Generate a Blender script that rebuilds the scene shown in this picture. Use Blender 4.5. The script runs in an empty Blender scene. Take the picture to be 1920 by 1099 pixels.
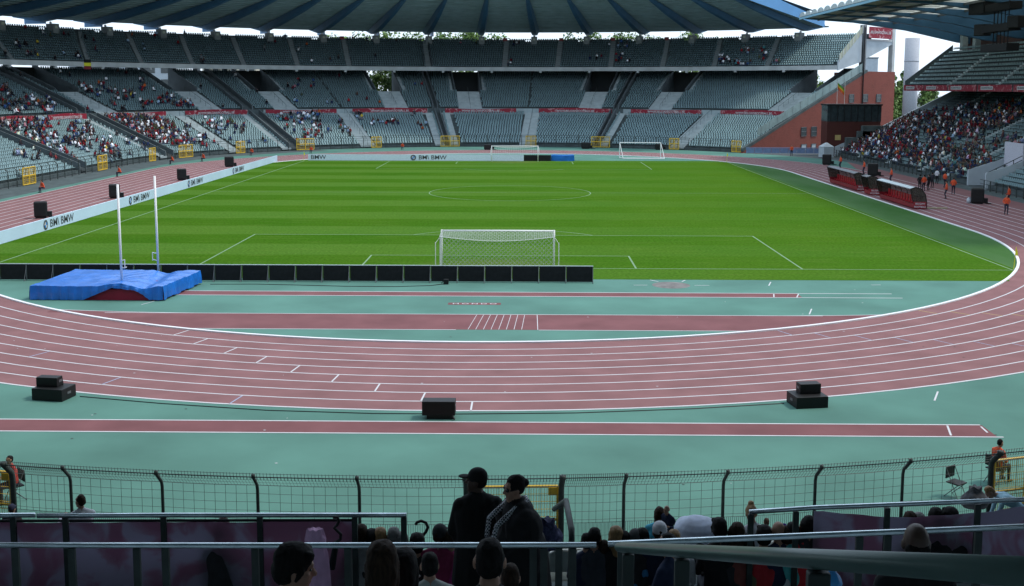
import bpy, math, random
import numpy as np
from mathutils import Vector, Matrix
random.seed(7); rng = np.random.default_rng(7)
S = bpy.context.scene; COL = S.collection
R = math.radians
# ------------------------------------------------------------------ camera
CAM = (1.866, -73.26, 11.958); YAW, PIT, FPX, CY, ROLL = 0.0128, 0.1222, 2095.6, 420.0, -0.0022
cam = bpy.data.objects.new('camera', bpy.data.cameras.new('camera')); COL.objects.link(cam)
cam.data.sensor_width = 36; cam.data.lens = FPX * 36 / 1920
cam.data.clip_start = .2; cam.data.clip_end = 3000
cam.data.shift_y = -(549.5 - CY) / 1920
Mr = Matrix.Rotation(YAW, 4, 'Z') @ Matrix.Rotation(math.pi / 2 - PIT, 4, 'X') @ Matrix.Rotation(-ROLL, 4, 'Z')
cam.matrix_world = Matrix.Translation(CAM) @ Mr
S.camera = cam
_rot = np.array(Mr.to_3x3())
def proj(P):
    P = (np.atleast_2d(np.array(P, float)) - np.array(CAM)) @ _rot
    d = -P[:, 2]
    return 960 + FPX * P[:, 0] / d, CY - FPX * P[:, 1] / d, d
def ray(u, v):
    r = _rot @ np.array([(u - 960) / FPX, -(v - CY) / FPX, -1.0]); return r
def at_dist(u, v, d):                 # point on the ray at ground distance d along Y
    r = ray(u, v); t = d / r[1]; return Vector(np.array(CAM) + t * r)
def at_z(u, v, z=0.):
    r = ray(u, v); t = (z - CAM[2]) / r[2]; return Vector(np.array(CAM) + t * r)
# ------------------------------------------------------------------ materials
def mat(name, c, rough=.6, var=.12, scale=3., metal=0., spec=.4, bump=0., bscale=None, c2=None, detail=4., alpha=1., trans=0., stretch=None):
    m = bpy.data.materials.new(name); m.use_nodes = True
    nt = m.node_tree; b = nt.nodes['Principled BSDF']; L = nt.links.new
    b.inputs['Roughness'].default_value = rough; b.inputs['Metallic'].default_value = metal
    b.inputs['Specular IOR Level'].default_value = spec; b.inputs['Alpha'].default_value = alpha
    b.inputs['Transmission Weight'].default_value = trans
    tc = nt.nodes.new('ShaderNodeTexCoord'); out = tc.outputs['Object']
    if stretch:
        mp = nt.nodes.new('ShaderNodeMapping'); mp.inputs['Scale'].default_value = stretch; L(out, mp.inputs[0]); out = mp.outputs[0]
    n = nt.nodes.new('ShaderNodeTexNoise'); n.inputs['Scale'].default_value = scale; n.inputs['Detail'].default_value = detail
    L(out, n.inputs['Vector'])
    r = nt.nodes.new('ShaderNodeValToRGB'); e = r.color_ramp.elements
    e[0].position, e[1].position = .3, .7
    a = c2 or tuple(x * (1 + var) for x in c); z = tuple(x * (1 - var) for x in c) if not c2 else c
    e[0].color = (*z, 1); e[1].color = (*a, 1)
    L(n.outputs['Fac'], r.inputs[0]); L(r.outputs[0], b.inputs['Base Color'])
    if bump:
        n2 = nt.nodes.new('ShaderNodeTexNoise'); n2.inputs['Scale'].default_value = bscale or scale * 4; L(out, n2.inputs['Vector'])
        bp = nt.nodes.new('ShaderNodeBump'); bp.inputs['Strength'].default_value = bump; L(n2.outputs['Fac'], bp.inputs['Height']); L(bp.outputs[0], b.inputs['Normal'])
    if name in ('track', 'runway', 'teal', 'turf_margin', 'seat', 'concrete', 'crowd_cloth'): b.inputs['Specular IOR Level'].default_value = .08
    m['_'] = 1
    return m
def N(m): return m.node_tree.nodes
M = {}
def defm(k, *a, **kw): M[k] = mat(k, *a, **kw); return M[k]
defm('track', (.222, .114, .117), .85, .12, .6, detail=8, bump=.15, bscale=60)
defm('runway', (.182, .08, .085), .85, .15, .5, detail=8, bump=.15, bscale=60)
defm('teal', (.092, .205, .17), .8, .17, .22, detail=9, bump=.1, bscale=50)
defm('white_line', (.55, .55, .57), .6, .06, 2)
defm('kerb', (.8, .8, .82), .5, .04, 2)
defm('grass_line', (.16, .27, .14), .8, .12, 4)
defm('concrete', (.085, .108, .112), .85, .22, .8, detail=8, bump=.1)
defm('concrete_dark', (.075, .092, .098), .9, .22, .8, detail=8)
defm('concrete_pale', (.36, .42, .43), .85, .14, .9, detail=8)
defm('parapet', (.10, .125, .135), .85, .18, .6, detail=8)
defm('seat', (.225, .335, .355), .55, .10, .4)
defm('white_wall', (.42, .48, .52), .7, .08, .6)
defm('beam_pale', (.50, .53, .53), .7, .14, .5)
defm('roof_sheet', (.32, .42, .46), .7, .14, .5, stretch=(1, 1, 1))
defm('roof_blue', (.06, .165, .29), .5, .15, .3, detail=6)
defm('roof_blue_skylit', (.09, .27, .52), .5, .1, .3)  # roof_blue again, with the sky's light put into a brighter colour
defm('translucent_sheet', (.62, .63, .55), .5, .15, .4)
def translucent(m, f):
    nt = m.node_tree; tr = nt.nodes.new('ShaderNodeBsdfTranslucent'); mx = nt.nodes.new('ShaderNodeMixShader'); mx.inputs[0].default_value = f
    rp = [n for n in nt.nodes if n.type == 'VALTORGB'][0]; nt.links.new(rp.outputs[0], tr.inputs[0]); nt.links.new(nt.nodes['Principled BSDF'].outputs[0], mx.inputs[1]); nt.links.new(tr.outputs[0], mx.inputs[2]); nt.links.new(mx.outputs[0], nt.nodes['Material Output'].inputs[0])
translucent(M['translucent_sheet'], .45)
defm('white_metal', (.80, .80, .79), .5, .04, 3)
defm('net', (.75, .77, .75), .8, .05, 3)
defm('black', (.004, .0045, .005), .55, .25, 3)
defm('black_cloth', (.010, .011, .013), .9, .3, 4, bump=.2, bscale=40)
defm('grey_metal', (.16, .17, .18), .45, .15, 3, metal=.5)
defm('post_green', (.035, .048, .045), .6, .3, 5, bump=.1)
defm('rail', (.66, .76, .80), .24, .15, 6, metal=.9, bump=.06, bscale=30)
defm('rail_green', (.055, .105, .095), .33, .35, 3, metal=.15, detail=9, c2=(.12, .19, .17), stretch=(.6, .25, 1))
defm('yellow', (.62, .40, .03), .5, .15, 3)
defm('yellow_flag', (.75, .72, .03), .7, .1, 3)
defm('board_blue', (.50, .66, .80), .45, .06, .3)
defm('letter_dark', (.06, .07, .08), .5, .1, 3)
defm('logo_blue', (.03, .20, .55), .5, .1, 3)
defm('tarp', (.012, .15, .56), .3, .2, 1.2, detail=5, bump=1., bscale=1.3, spec=.6)
defm('mat_red', (.27, .012, .035), .6, .15, 2)
defm('dark_red', (.21, .010, .018), .5, .2, 2)
defm('seat_red', (.5, .02, .03), .45, .1, 2)
defm('smoked', (.05, .045, .035), .2, .25, 2, spec=.6, alpha=.75)
defm('acrylic', (.55, .62, .64), .25, .1, 1)
defm('orange', (.85, .10, .025), .7, .12, 8)
defm('brick', (.19, .042, .03), .85, .22, .6, detail=10)
defm('glass_dark', (.03, .045, .05), .15, .3, 2, spec=.7)
defm('parapet_glass', (.20, .29, .29), .2, .15, 1, spec=.6)
defm('bark', (.08, .06, .045), .9, .3, 4)
for i, c in enumerate(((.09, .17, .03), (.06, .125, .025), (.12, .20, .04))): defm('leaf%d' % i, c, .7, .3, 2)
defm('skin', (.34, .19, .13), .55, .12, 12); defm('skin_far', (.27, .165, .125), .7, .12, 12); defm('skin_dark', (.075, .042, .03), .5, .12, 12)
defm('hair_black', (.007, .006, .006), .75, .6, 60, bump=1., bscale=160, stretch=(1, 1, .2), spec=.2); defm('hair_brown', (.032, .018, .011), .75, .5, 60, bump=1., bscale=160, stretch=(1, 1, .2), spec=.2)
defm('hair_blond', (.26, .15, .06), .6, .35, 40, bump=.5, bscale=120, stretch=(1, 1, .25)); defm('hair_grey', (.16, .155, .15), .65, .3, 40, bump=.5, bscale=120)
defm('trousers', (.025, .03, .045), .85, .3, 10); defm('shoe', (.02, .02, .02), .6, .3, 10); defm('trousers_pale', (.45, .45, .42), .85, .15, 10, bump=.3)
defm('barrier_blue', (.16, .23, .38), .5, .15, 2)
def obj_colour(name):
    m = mat(name, (.5, .5, .5), .85, .1, 12); nt = m.node_tree
    oi = nt.nodes.new('ShaderNodeObjectInfo'); mx = nt.nodes.new('ShaderNodeMix'); mx.data_type = 'RGBA'; mx.blend_type = 'MULTIPLY'; mx.inputs[0].default_value = 1
    rp = [n for n in nt.nodes if n.type == 'VALTORGB'][0]
    rp.color_ramp.elements[0].color = (.8, .8, .8, 1); rp.color_ramp.elements[1].color = (1, 1, 1, 1)
    nt.links.new(oi.outputs['Color'], mx.inputs[6]); nt.links.new(rp.outputs[0], mx.inputs[7]); nt.links.new(mx.outputs[2], nt.nodes['Principled BSDF'].inputs['Base Color'])
    return m
M['shirt'] = obj_colour('shirt')
def attr_colour(name):
    m = mat(name, (.5, .5, .5), .85); nt = m.node_tree; a = nt.nodes.new('ShaderNodeAttribute'); a.attribute_name = 'cloth'
    nt.links.new(a.outputs['Color'], nt.nodes['Principled BSDF'].inputs['Base Color']); return m
M['crowd_cloth'] = attr_colour('crowd_cloth')
# brick courses
def brickify(m, sx):
    nt = m.node_tree; b = nt.nodes.new('ShaderNodeTexBrick'); b.inputs['Scale'].default_value = sx
    tc = nt.nodes.new('ShaderNodeTexCoord'); mp = nt.nodes.new('ShaderNodeMapping'); mp.inputs['Rotation'].default_value = (math.pi / 2, 0, 0)
    nt.links.new(tc.outputs['Object'], mp.inputs[0]); nt.links.new(mp.outputs[0], b.inputs['Vector'])
    rp = [n for n in nt.nodes if n.type == 'VALTORGB'][0]
    b.inputs['Mortar'].default_value = (.2, .09, .07, 1); b.inputs['Color2'].default_value = (.23, .055, .04, 1); b.inputs['Mortar Size'].default_value = .02
    nt.links.new(rp.outputs[0], b.inputs['Color1']); nt.links.new(b.outputs['Color'], nt.nodes['Principled BSDF'].inputs['Base Color'])
brickify(M['brick'], 1.6)
# roof sheet ribs, grass mowing bands
PL_ = 106.36
def grass_mat():
    m = bpy.data.materials.new('pitch_grass'); m.use_nodes = True; nt = m.node_tree; b = nt.nodes['Principled BSDF']; L = nt.links.new
    b.inputs['Roughness'].default_value = 1.; b.inputs['Specular IOR Level'].default_value = 0.
    ge = nt.nodes.new('ShaderNodeNewGeometry'); sp = nt.nodes.new('ShaderNodeSeparateXYZ'); L(ge.outputs['Position'], sp.inputs[0])
    def mth(op, a, bb=None, cc=None):
        n = nt.nodes.new('ShaderNodeMath'); n.operation = op
        for i, v in enumerate((a, bb, cc)):
            if v is None: continue
            if isinstance(v, (int, float)): n.inputs[i].default_value = v
            else: L(v, n.inputs[i])
        return n.outputs[0]
    def rmp(v, stops):
        r = nt.nodes.new('ShaderNodeValToRGB'); el = r.color_ramp.elements
        while len(el) < len(stops): el.new(.5)
        for e, (p, c) in zip(el, stops): e.position = p; e.color = c if len(c) == 4 else (*c, 1)
        L(v, r.inputs[0]); return r.outputs[0]
    def mix(f, a, bb, bt='MIX'):
        n = nt.nodes.new('ShaderNodeMix'); n.data_type = 'RGBA'; n.blend_type = bt
        for i, v in ((0, f), (6, a), (7, bb)):
            if isinstance(v, (int, float)): n.inputs[i].default_value = v
            elif isinstance(v, tuple): n.inputs[i].default_value = (*v, 1)
            else: L(v, n.inputs[i])
        return n.outputs[2]
    X, Y = sp.outputs[0], sp.outputs[1]
    wob = nt.nodes.new('ShaderNodeTexNoise'); wob.inputs['Scale'].default_value = .5; L(ge.outputs['Position'], wob.inputs['Vector'])
    ys = mth('ADD', Y, mth('MULTIPLY', mth('SUBTRACT', wob.outputs['Fac'], .5), .5))
    s = mth('SINE', mth('MULTIPLY', ys, math.pi / 5.5))
    band = rmp(mth('ADD', mth('MULTIPLY', s, -3.0), .5), [(0, (0, 0, 0)), (1, (1, 1, 1))])
    amp = rmp(mth('DIVIDE', mth('ADD', X, 40), 80), [(0, (.9, .9, .9)), (.42, (.8, .8, .8)), (.6, (.5, .5, .5)), (.8, (.26, .26, .26)), (1, (.15, .15, .15))])
    n1 = nt.nodes.new('ShaderNodeTexNoise'); n1.inputs['Scale'].default_value = .09; n1.inputs['Detail'].default_value = 7; L(ge.outputs['Position'], n1.inputs['Vector'])
    mp = nt.nodes.new('ShaderNodeMapping'); mp.inputs['Scale'].default_value = (.25, 1.6, 1); L(ge.outputs['Position'], mp.inputs[0])
    n2 = nt.nodes.new('ShaderNodeTexNoise'); n2.inputs['Scale'].default_value = 1.; n2.inputs['Detail'].default_value = 9; L(mp.outputs[0], n2.inputs['Vector'])
    n3 = nt.nodes.new('ShaderNodeTexNoise'); n3.inputs['Scale'].default_value = 5; n3.inputs['Detail'].default_value = 8; L(ge.outputs['Position'], n3.inputs['Vector'])
    dark, light, mid = (.038, .114, .008), (.070, .160, .024), (.053, .136, .012)
    c = mix(mth('MULTIPLY', band, amp), mix(amp, mid, dark), light)
    c = mix(mth('MULTIPLY', rmp(n1.outputs['Fac'], [(.35, (0, 0, 0)), (.7, (1, 1, 1))]), .35), c, (.080, .150, .014))
    c = mix(mth('MULTIPLY', rmp(n2.outputs['Fac'], [(.5, (0, 0, 0)), (.75, (1, 1, 1))]), .35), c, (.11, .18, .034))
    v = rmp(n3.outputs['Fac'], [(.25, (.62, .62, .62)), (.75, (1.25, 1.25, 1.25))])
    for gy in (1.2, PL_ - 1.2):
        dx = mth('DIVIDE', X, 5.5); dy = mth('DIVIDE', mth('SUBTRACT', Y, gy), 3.2); dd = mth('ADD', mth('MULTIPLY', dx, dx), mth('MULTIPLY', dy, dy))
        c = mix(mth('MULTIPLY', rmp(mth('MULTIPLY', dd, mth('ADD', n3.outputs['Fac'], .4)), [(.1, (1, 1, 1)), (1, (0, 0, 0))]), .42), c, (.13, .15, .05))
    c = mix(1., c, v, 'MULTIPLY')
    L(c, b.inputs['Base Color'])
    bp = nt.nodes.new('ShaderNodeBump'); bp.inputs['Strength'].default_value = .3; n4 = nt.nodes.new('ShaderNodeTexNoise'); n4.inputs['Scale'].default_value = 25; L(ge.outputs['Position'], n4.inputs['Vector']); L(n4.outputs['Fac'], bp.inputs['Height']); L(bp.outputs[0], b.inputs['Normal'])
    return m
M['grass'] = grass_mat()
defm('turf_margin', (.036, .108, .022), .9, .3, .25, c2=(.066, .142, .05), detail=9, stretch=(1, .3, 1))
def banner_mat(name, dim=1.):
    m = mat(name, (.30 * dim, .012 * dim, .03 * dim), .6, .2, 1.4, detail=2); nt = m.node_tree
    n = nt.nodes.new('ShaderNodeTexNoise'); n.inputs['Scale'].default_value = 1.1; n.inputs['Detail'].default_value = 5; n.inputs['Distortion'].default_value = 1.5
    tc = nt.nodes.new('ShaderNodeTexCoord'); nt.links.new(tc.outputs['Object'], n.inputs['Vector'])
    r = nt.nodes.new('ShaderNodeValToRGB'); r.color_ramp.interpolation = 'EASE'
    e = r.color_ramp.elements; e[0].position, e[1].position = .55, .66
    e[0].color = (.25 * dim, .012 * dim, .03 * dim, 1); e[1].color = (.5 * dim, .26 * dim, .27 * dim, 1)
    nt.links.new(n.outputs['Fac'], r.inputs[0]); nt.links.new(r.outputs[0], nt.nodes['Principled BSDF'].inputs['Base Color'])
    return m
M['banner'] = banner_mat('banner')
def back_banner():
    m = mat('banner_back', (.4, .4, .4), .8); nt = m.node_tree
    tc = nt.nodes.new('ShaderNodeTexCoord')
    n = nt.nodes.new('ShaderNodeTexNoise'); n.inputs['Scale'].default_value = 1.6; n.inputs['Detail'].default_value = 4; n.inputs['Distortion'].default_value = 1.2; nt.links.new(tc.outputs['Object'], n.inputs['Vector'])
    r = nt.nodes.new('ShaderNodeValToRGB'); e = r.color_ramp.elements; e[0].position, e[1].position = .44, .56
    e[0].color = (.31, .19, .26, 1); e[1].color = (.36, .34, .42, 1); r.color_ramp.elements.new(.5).color = (.33, .24, .31, 1)
    nt.links.new(n.outputs['Fac'], r.inputs[0]); b = nt.nodes['Principled BSDF']; nt.links.new(r.outputs[0], b.inputs['Base Color'])
    tr = nt.nodes.new('ShaderNodeBsdfTranslucent'); mx = nt.nodes.new('ShaderNodeMixShader'); mx.inputs[0].default_value = .55
    nt.links.new(r.outputs[0], tr.inputs[0]); nt.links.new(b.outputs[0], mx.inputs[1]); nt.links.new(tr.outputs[0], mx.inputs[2]); nt.links.new(mx.outputs[0], nt.nodes['Material Output'].inputs[0])
    return m
M['banner_back'] = back_banner()
def colour(name, c, **k):
    if name not in M: M[name] = mat(name, c, k.pop('rough', .8), k.pop('var', .15), k.pop('scale', 8), **k)
    return M[name]
# ------------------------------------------------------------------ mesh builder
class MB:
    def __init__(s): s.v = []; s.f = []; s.m = []
    def add(s, vs, fs, mi=0):
        o = len(s.v); s.v += [tuple(v) for v in vs]
        for f in fs: s.f.append(tuple(i + o for i in f)); s.m.append(mi)
    def quad(s, a, b, c, d, mi=0): s.add((a, b, c, d), ((0, 1, 2, 3),), mi)
    def box(s, c, sz, rz=0., mi=0, top=None):
        hx, hy, hz = sz[0] / 2, sz[1] / 2, sz[2] / 2; cs, sn = math.cos(rz), math.sin(rz); vs = []
        for z, k in ((-hz, 1.), (hz, top or 1.)):
            for x, y in ((-hx, -hy), (hx, -hy), (hx, hy), (-hx, hy)):
                x *= k; y *= k; vs.append((c[0] + x * cs - y * sn, c[1] + x * sn + y * cs, c[2] + z))
        s.add(vs, ((0, 3, 2, 1), (4, 5, 6, 7), (0, 1, 5, 4), (1, 2, 6, 5), (2, 3, 7, 6), (3, 0, 4, 7)), mi)
    def bar(s, a, b, r, n=4, mi=0, r2=None, cap=True):
        a, b = Vector(a), Vector(b); d = b - a
        if d.length < 1e-6: return
        q = d.to_track_quat('Z', 'Y'); r2 = r if r2 is None else r2; vs = []
        for p, rr in ((a, r), (b, r2)):
            for i in range(n):
                t = 2 * math.pi * (i + .5) / n; vs.append(p + q @ Vector((math.cos(t) * rr, math.sin(t) * rr, 0)))
        fs = [(i, (i + 1) % n, n + (i + 1) % n, n + i) for i in range(n)]
        if cap: fs += [tuple(range(n))[::-1], tuple(range(n, 2 * n))]
        s.add(vs, fs, mi)
    def tube(s, pts, r, n=8, mi=0, closed=False):
        pts = [Vector(p) for p in pts]; k = len(pts); vs = []; up = None
        for i, p in enumerate(pts):
            d = (pts[min(i + 1, k - 1)] - pts[max(i - 1, 0)]).normalized()
            if up is None: up = Vector((0, 0, 1)) if abs(d.z) < .9 else Vector((1, 0, 0))
            x = d.cross(up).normalized(); y = x.cross(d).normalized(); up = y
            rr = r[i] if isinstance(r, (list, tuple)) else r
            for j in range(n):
                t = 2 * math.pi * j / n; vs.append(p + x * math.cos(t) * rr + y * math.sin(t) * rr)
        fs = [(i * n + j, i * n + (j + 1) % n, (i + 1) * n + (j + 1) % n, (i + 1) * n + j) for i in range(k - 1) for j in range(n)]
        fs += [tuple(range(n))[::-1], tuple(range((k - 1) * n, k * n))]
        s.add(vs, fs, mi)
    def prism(s, poly, vec, mi=0):       # closed polygon extruded along vec
        n = len(poly); v = Vector(vec); P = [Vector(p) for p in poly]
        s.add(P + [p + v for p in P], [tuple(range(n))[::-1], tuple(range(n, 2 * n))] + [(i, (i + 1) % n, n + (i + 1) % n, n + i) for i in range(n)], mi)
    def ribbon(s, A, B, mi=0, closed=False):
        n = len(A); o = list(A) + list(B)
        rg = range(n if closed else n - 1)
        s.add(o, [(i, (i + 1) % n, n + (i + 1) % n, n + i) for i in rg], mi)
    def sphere(s, c, r, n=10, mi=0):
        r = (r, r, r) if isinstance(r, (int, float)) else r; k = max(4, n // 2); vs = [(c[0], c[1], c[2] - r[2])]
        for i in range(1, k):
            p = math.pi * i / k - math.pi / 2
            for j in range(n): t = 2 * math.pi * j / n; vs.append((c[0] + r[0] * math.cos(p) * math.cos(t), c[1] + r[1] * math.cos(p) * math.sin(t), c[2] + r[2] * math.sin(p)))
        vs.append((c[0], c[1], c[2] + r[2])); last = len(vs) - 1; fs = []
        for j in range(n): fs.append((0, 1 + (j + 1) % n, 1 + j)); fs.append((last, last - n + j, last - n + (j + 1) % n))
        for i in range(k - 2):
            for j in range(n): a = 1 + i * n; fs.append((a + j, a + (j + 1) % n, a + n + (j + 1) % n, a + n + j))
        s.add(vs, fs, mi)
    def build(s, name, mats, parent=None, smooth=False, bevel=0.):
        me = bpy.data.meshes.new(name); me.from_pydata([tuple(v) for v in s.v], [], s.f)
        for m in (mats if isinstance(mats, (list, tuple)) else [mats]): me.materials.append(M[m] if isinstance(m, str) else m)
        me.polygons.foreach_set('material_index', s.m)
        if smooth: me.polygons.foreach_set('use_smooth', [True] * len(s.f))
        o = bpy.data.objects.new(name, me); COL.objects.link(o)
        if parent: o.parent = parent; o.matrix_parent_inverse = Matrix()
        if parent and parent.location.length: o.location = -Vector(parent.location) if not parent.get('_local') else (0, 0, 0)
        if bevel:
            b = o.modifiers.new('bevel', 'BEVEL'); b.width = bevel; b.segments = 2; b.limit_method = 'ANGLE'
        return o
def tag(o, label=None, cat=None, group=None, kind=None):
    if label: o['label'] = label
    if cat: o['category'] = cat
    if group: o['group'] = group
    if kind: o['kind'] = kind
    return o
def empty(name, loc=(0, 0, 0), rz=0., label=None, cat=None, group=None, local=True):
    o = bpy.data.objects.new(name, None); COL.objects.link(o); o.location = loc; o.rotation_euler = (0, 0, rz); o.empty_display_size = .2
    if local: o['_local'] = 1
    return tag(o, label, cat, group)
def structure(name, b, m, **k): return tag(b.build(name, m, **k), kind='structure')
def copy_tree(o, parent=None):
    c = o.copy(); COL.objects.link(c)
    if parent: c.parent = parent
    for ch in [x for x in bpy.data.objects if x.parent == o and x != c]: copy_tree(ch, c)
    return c
def text(name, body, size, parent, loc, rot, m, extrude=.004, sx=1.):
    cu = bpy.data.curves.new(name, 'FONT'); cu.body = body; cu.size = size; cu.extrude = extrude; cu.align_x = 'CENTER'; cu.align_y = 'CENTER'; cu.offset = size * .012
    cu.space_character = 1.0 if body != 'MONDO' else 1.5
    tmp = bpy.data.objects.new('t', cu); COL.objects.link(tmp); me = bpy.data.meshes.new_from_object(tmp.evaluated_get(bpy.context.evaluated_depsgraph_get())); bpy.data.objects.remove(tmp)
    me.materials.clear(); me.materials.append(M[m]); o = bpy.data.objects.new(name, me); COL.objects.link(o); o.parent = parent; o.location = loc; o.rotation_euler = rot; o.scale = (sx, 1, 1); return o
# ------------------------------------------------------------------ plan geometry
CXB, CFY, CNY, RB = -1.5, 94.5, 10.7, 57.
SL = CFY - CNY
def bowl(a, o):                        # a: degrees on the bends, metres on the left straight
    Rr = RB + o
    if a <= 180: t = R(a); return CXB + Rr * math.cos(t), CFY + Rr * math.sin(t)
    if a <= 180 + SL: return CXB - Rr, CFY - (a - 180)
    t = R(a - SL); return CXB + Rr * math.cos(t), CNY + Rr * math.sin(t)
def facing(a):                         # heading of the outward normal
    return R(a) if a <= 180 else (math.pi if a <= 180 + SL else R(a - SL))
def steps(a0, a1, st=2.5):
    n = max(1, int(math.ceil((a1 - a0) / st))); return [a0 + (a1 - a0) * i / n for i in range(n + 1)]
def P3(a, o, z): x, y = bowl(a, o); return (x, y, z)
# far-stand profile
LO0, LZ0, LN, LD, LR = 1.4, .42, 18, .8, .332      # lower rows
WO0, WZ = 15.8, 6.35                             # cross walkway
UO0, UZ0, UN, UD, UR = 18.3, 7.3, 24, .8, .325    # rows behind it
TO0, TZ0, TN, TD, TR = 29.6, 16.2, 14, .8, .475   # upper tier
def floor_z(o):
    if o < LO0: return 0.
    if o < WO0: return LZ0 + LR * int((o - LO0) / LD)
    if o < UO0: return WZ
    return UZ0 + UR * int((o - UO0) / UD)
def slope_z(o):
    if o < WO0: return LZ0 + LR * (o - LO0) / LD - .15
    if o < UO0: return WZ
    return UZ0 + UR * (o - UO0) / UD - .15
# ------------------------------------------------------------------ ground, track, pitch
b = MB(); b.quad((-900, -400, -.06), (900, -400, -.06), (900, 1400, -.06), (-900, 1400, -.06)); structure('ground', b, 'concrete_dark')
KX, KA, KC, KB = -1.0, 40.4, 21.0, 42.85
KC2 = 106.36 - KC
def kerb_pts(n=72):
    p = []
    for i in range(n + 1): t = math.pi + math.pi * i / n; p.append((KX + KA * math.cos(t), KC + KB * math.sin(t)))
    for i in range(1, 24): p.append((KX + KA, KC + (KC2 - KC) * i / 24))
    for i in range(n + 1): t = math.pi * i / n; p.append((KX + KA * math.cos(t), KC2 + KB * math.sin(t)))
    for i in range(1, 24): p.append((KX - KA, KC2 - (KC2 - KC) * i / 24))
    return p
KP = kerb_pts()
def offset(P, d):
    n = len(P); r = []
    for i in range(n):
        a, c = P[i - 1], P[(i + 1) % n]; tx, ty = c[0] - a[0], c[1] - a[1]; l = math.hypot(tx, ty); r.append((P[i][0] + ty / l * d, P[i][1] - tx / l * d))
    return r
def z3(P, z): return [(x, y, z) for x, y in P]
b = MB(); apron = []
for a in steps(0, 180, 3) + [180 + SL] + steps(180 + SL, 360 + SL, 3)[1:]: apron.append(P3(a, -.05, 0.))
apron = [p for p in apron]; b.add(apron + [(58, 94, 0), (58, 11, 0)], [tuple(range(len(apron)))]); structure('apron', b, 'teal')
LW = 1.22
b = MB(); b.ribbon(z3(offset(KP, .1), .004), z3(offset(KP, LW * 9 + .15), .004), closed=True); structure('running_track', b, 'track')
b = MB(); b.quad((50.56, 14, .004), (53.7, 8, .004), (53.7, 108, .004), (50.56, 92, .004)); structure('track_margin', b, 'track')
b = MB(); b.quad((53.71, 8, .004), (55.35, 8, .004), (55.35, 122, .004), (53.71, 108, .004)); structure('path', b, 'concrete')
b = MB()
for k in range(1, 10):
    w = .045 if k < 9 else .06
    b.ribbon(z3(offset(KP, LW * k - w + .1), .008), z3(offset(KP, LW * k + w + .1), .008), closed=True)
structure('lane_lines', b, 'white_line')
b = MB()                                               # raised kerb on the inside of lane one
A, B2 = offset(KP, -.09), offset(KP, .09)
b.ribbon(z3(A, .07), z3(B2, .07), closed=True); b.ribbon(z3(B2, .07), z3(B2, .0), closed=True); b.ribbon(z3(A, .0), z3(A, .07), closed=True)
structure('track_kerb', b, 'kerb')
GX0, GY0, GY1 = -39.2, -4.2, 109.
def inside_curve(P, y0, y1): return [p for p in P if y0 <= p[1] <= y1]
IN = offset(KP, -.12)
right = sorted([p for p in IN if p[0] > 0 and GY0 < p[1] < GY1], key=lambda p: p[1])
def xr_at(y):
    for p, q in zip(right[:-1], right[1:]):
        if p[1] <= y <= q[1]: return p[0] + (q[0] - p[0]) * (y - p[1]) / (q[1] - p[1])
    return right[0][0] if y < right[0][1] else right[-1][0]
b = MB()                                               # pitch: left edge to right touchline, following the kerb at the corners
ys = [GY0 + (GY1 - GY0) * i / 90 for i in range(91)]
def xl_at(y): return max(GX0, 2 * KX - xr_at(y))
b.ribbon([(xl_at(y), y, .008) for y in ys], [(min(34.35, xr_at(y)), y, .008) for y in ys]); structure('grass_pitch', b, 'grass')
b = MB(); yy = [y for y in ys if xr_at(y) > 34.35]; b.ribbon([(34.35, y, .008) for y in yy], [(xr_at(y), y, .008) for y in yy]); structure('turf_margin', b, 'turf_margin')
PL = 106.36
def gline(b, p, q, w=.06, z=.014):
    p, q = Vector((*p, z)), Vector((*q, z)); d = (q - p).normalized(); n = Vector((-d.y, d.x, 0)) * w; b.quad(p - n, q - n, q + n, p + n)
def arc(b, c, r, a0, a1, w=.06, z=.014, n=48):
    A = [(c[0] + (r - w) * math.cos(a0 + (a1 - a0) * i / n), c[1] + (r - w) * math.sin(a0 + (a1 - a0) * i / n), z) for i in range(n + 1)]
    B = [(c[0] + (r + w) * math.cos(a0 + (a1 - a0) * i / n), c[1] + (r + w) * math.sin(a0 + (a1 - a0) * i / n), z) for i in range(n + 1)]
    b.ribbon(A, B)
b = MB(); w = .055
gline(b, (-34 - w, 0), (34 + w, 0)); gline(b, (-34 - w, PL), (34 + w, PL)); gline(b, (-34, w), (-34, PL - w)); gline(b, (34, w), (34, PL - w)); gline(b, (-34 + w, PL / 2), (34 - w, PL / 2), .04)
for s_, y0 in ((1, 0), (-1, PL)):
    for hx, dy in ((20.16, 16.5), (9.16, 5.5)):
        for sx in (-1, 1): gline(b, (sx * hx, y0 + s_ * w), (sx * hx, y0 + s_ * (dy + w)))
        gline(b, (-hx + w, y0 + s_ * dy), (hx - w, y0 + s_ * dy))
    a = math.acos(5.5 / 9.15); c = math.pi / 2 * s_
    arc(b, (0, y0 + s_ * 11), 9.15, c - a, c + a)
arc(b, (0, PL / 2), 9.15, 0, 2 * math.pi, .05)
structure('pitch_lines', b, 'grass_line')
def rect(b, x0, x1, y0, y1, z, mi=0): b.quad((x0, y0, z), (x1, y0, z), (x1, y1, z), (x0, y1, z), mi)
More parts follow.
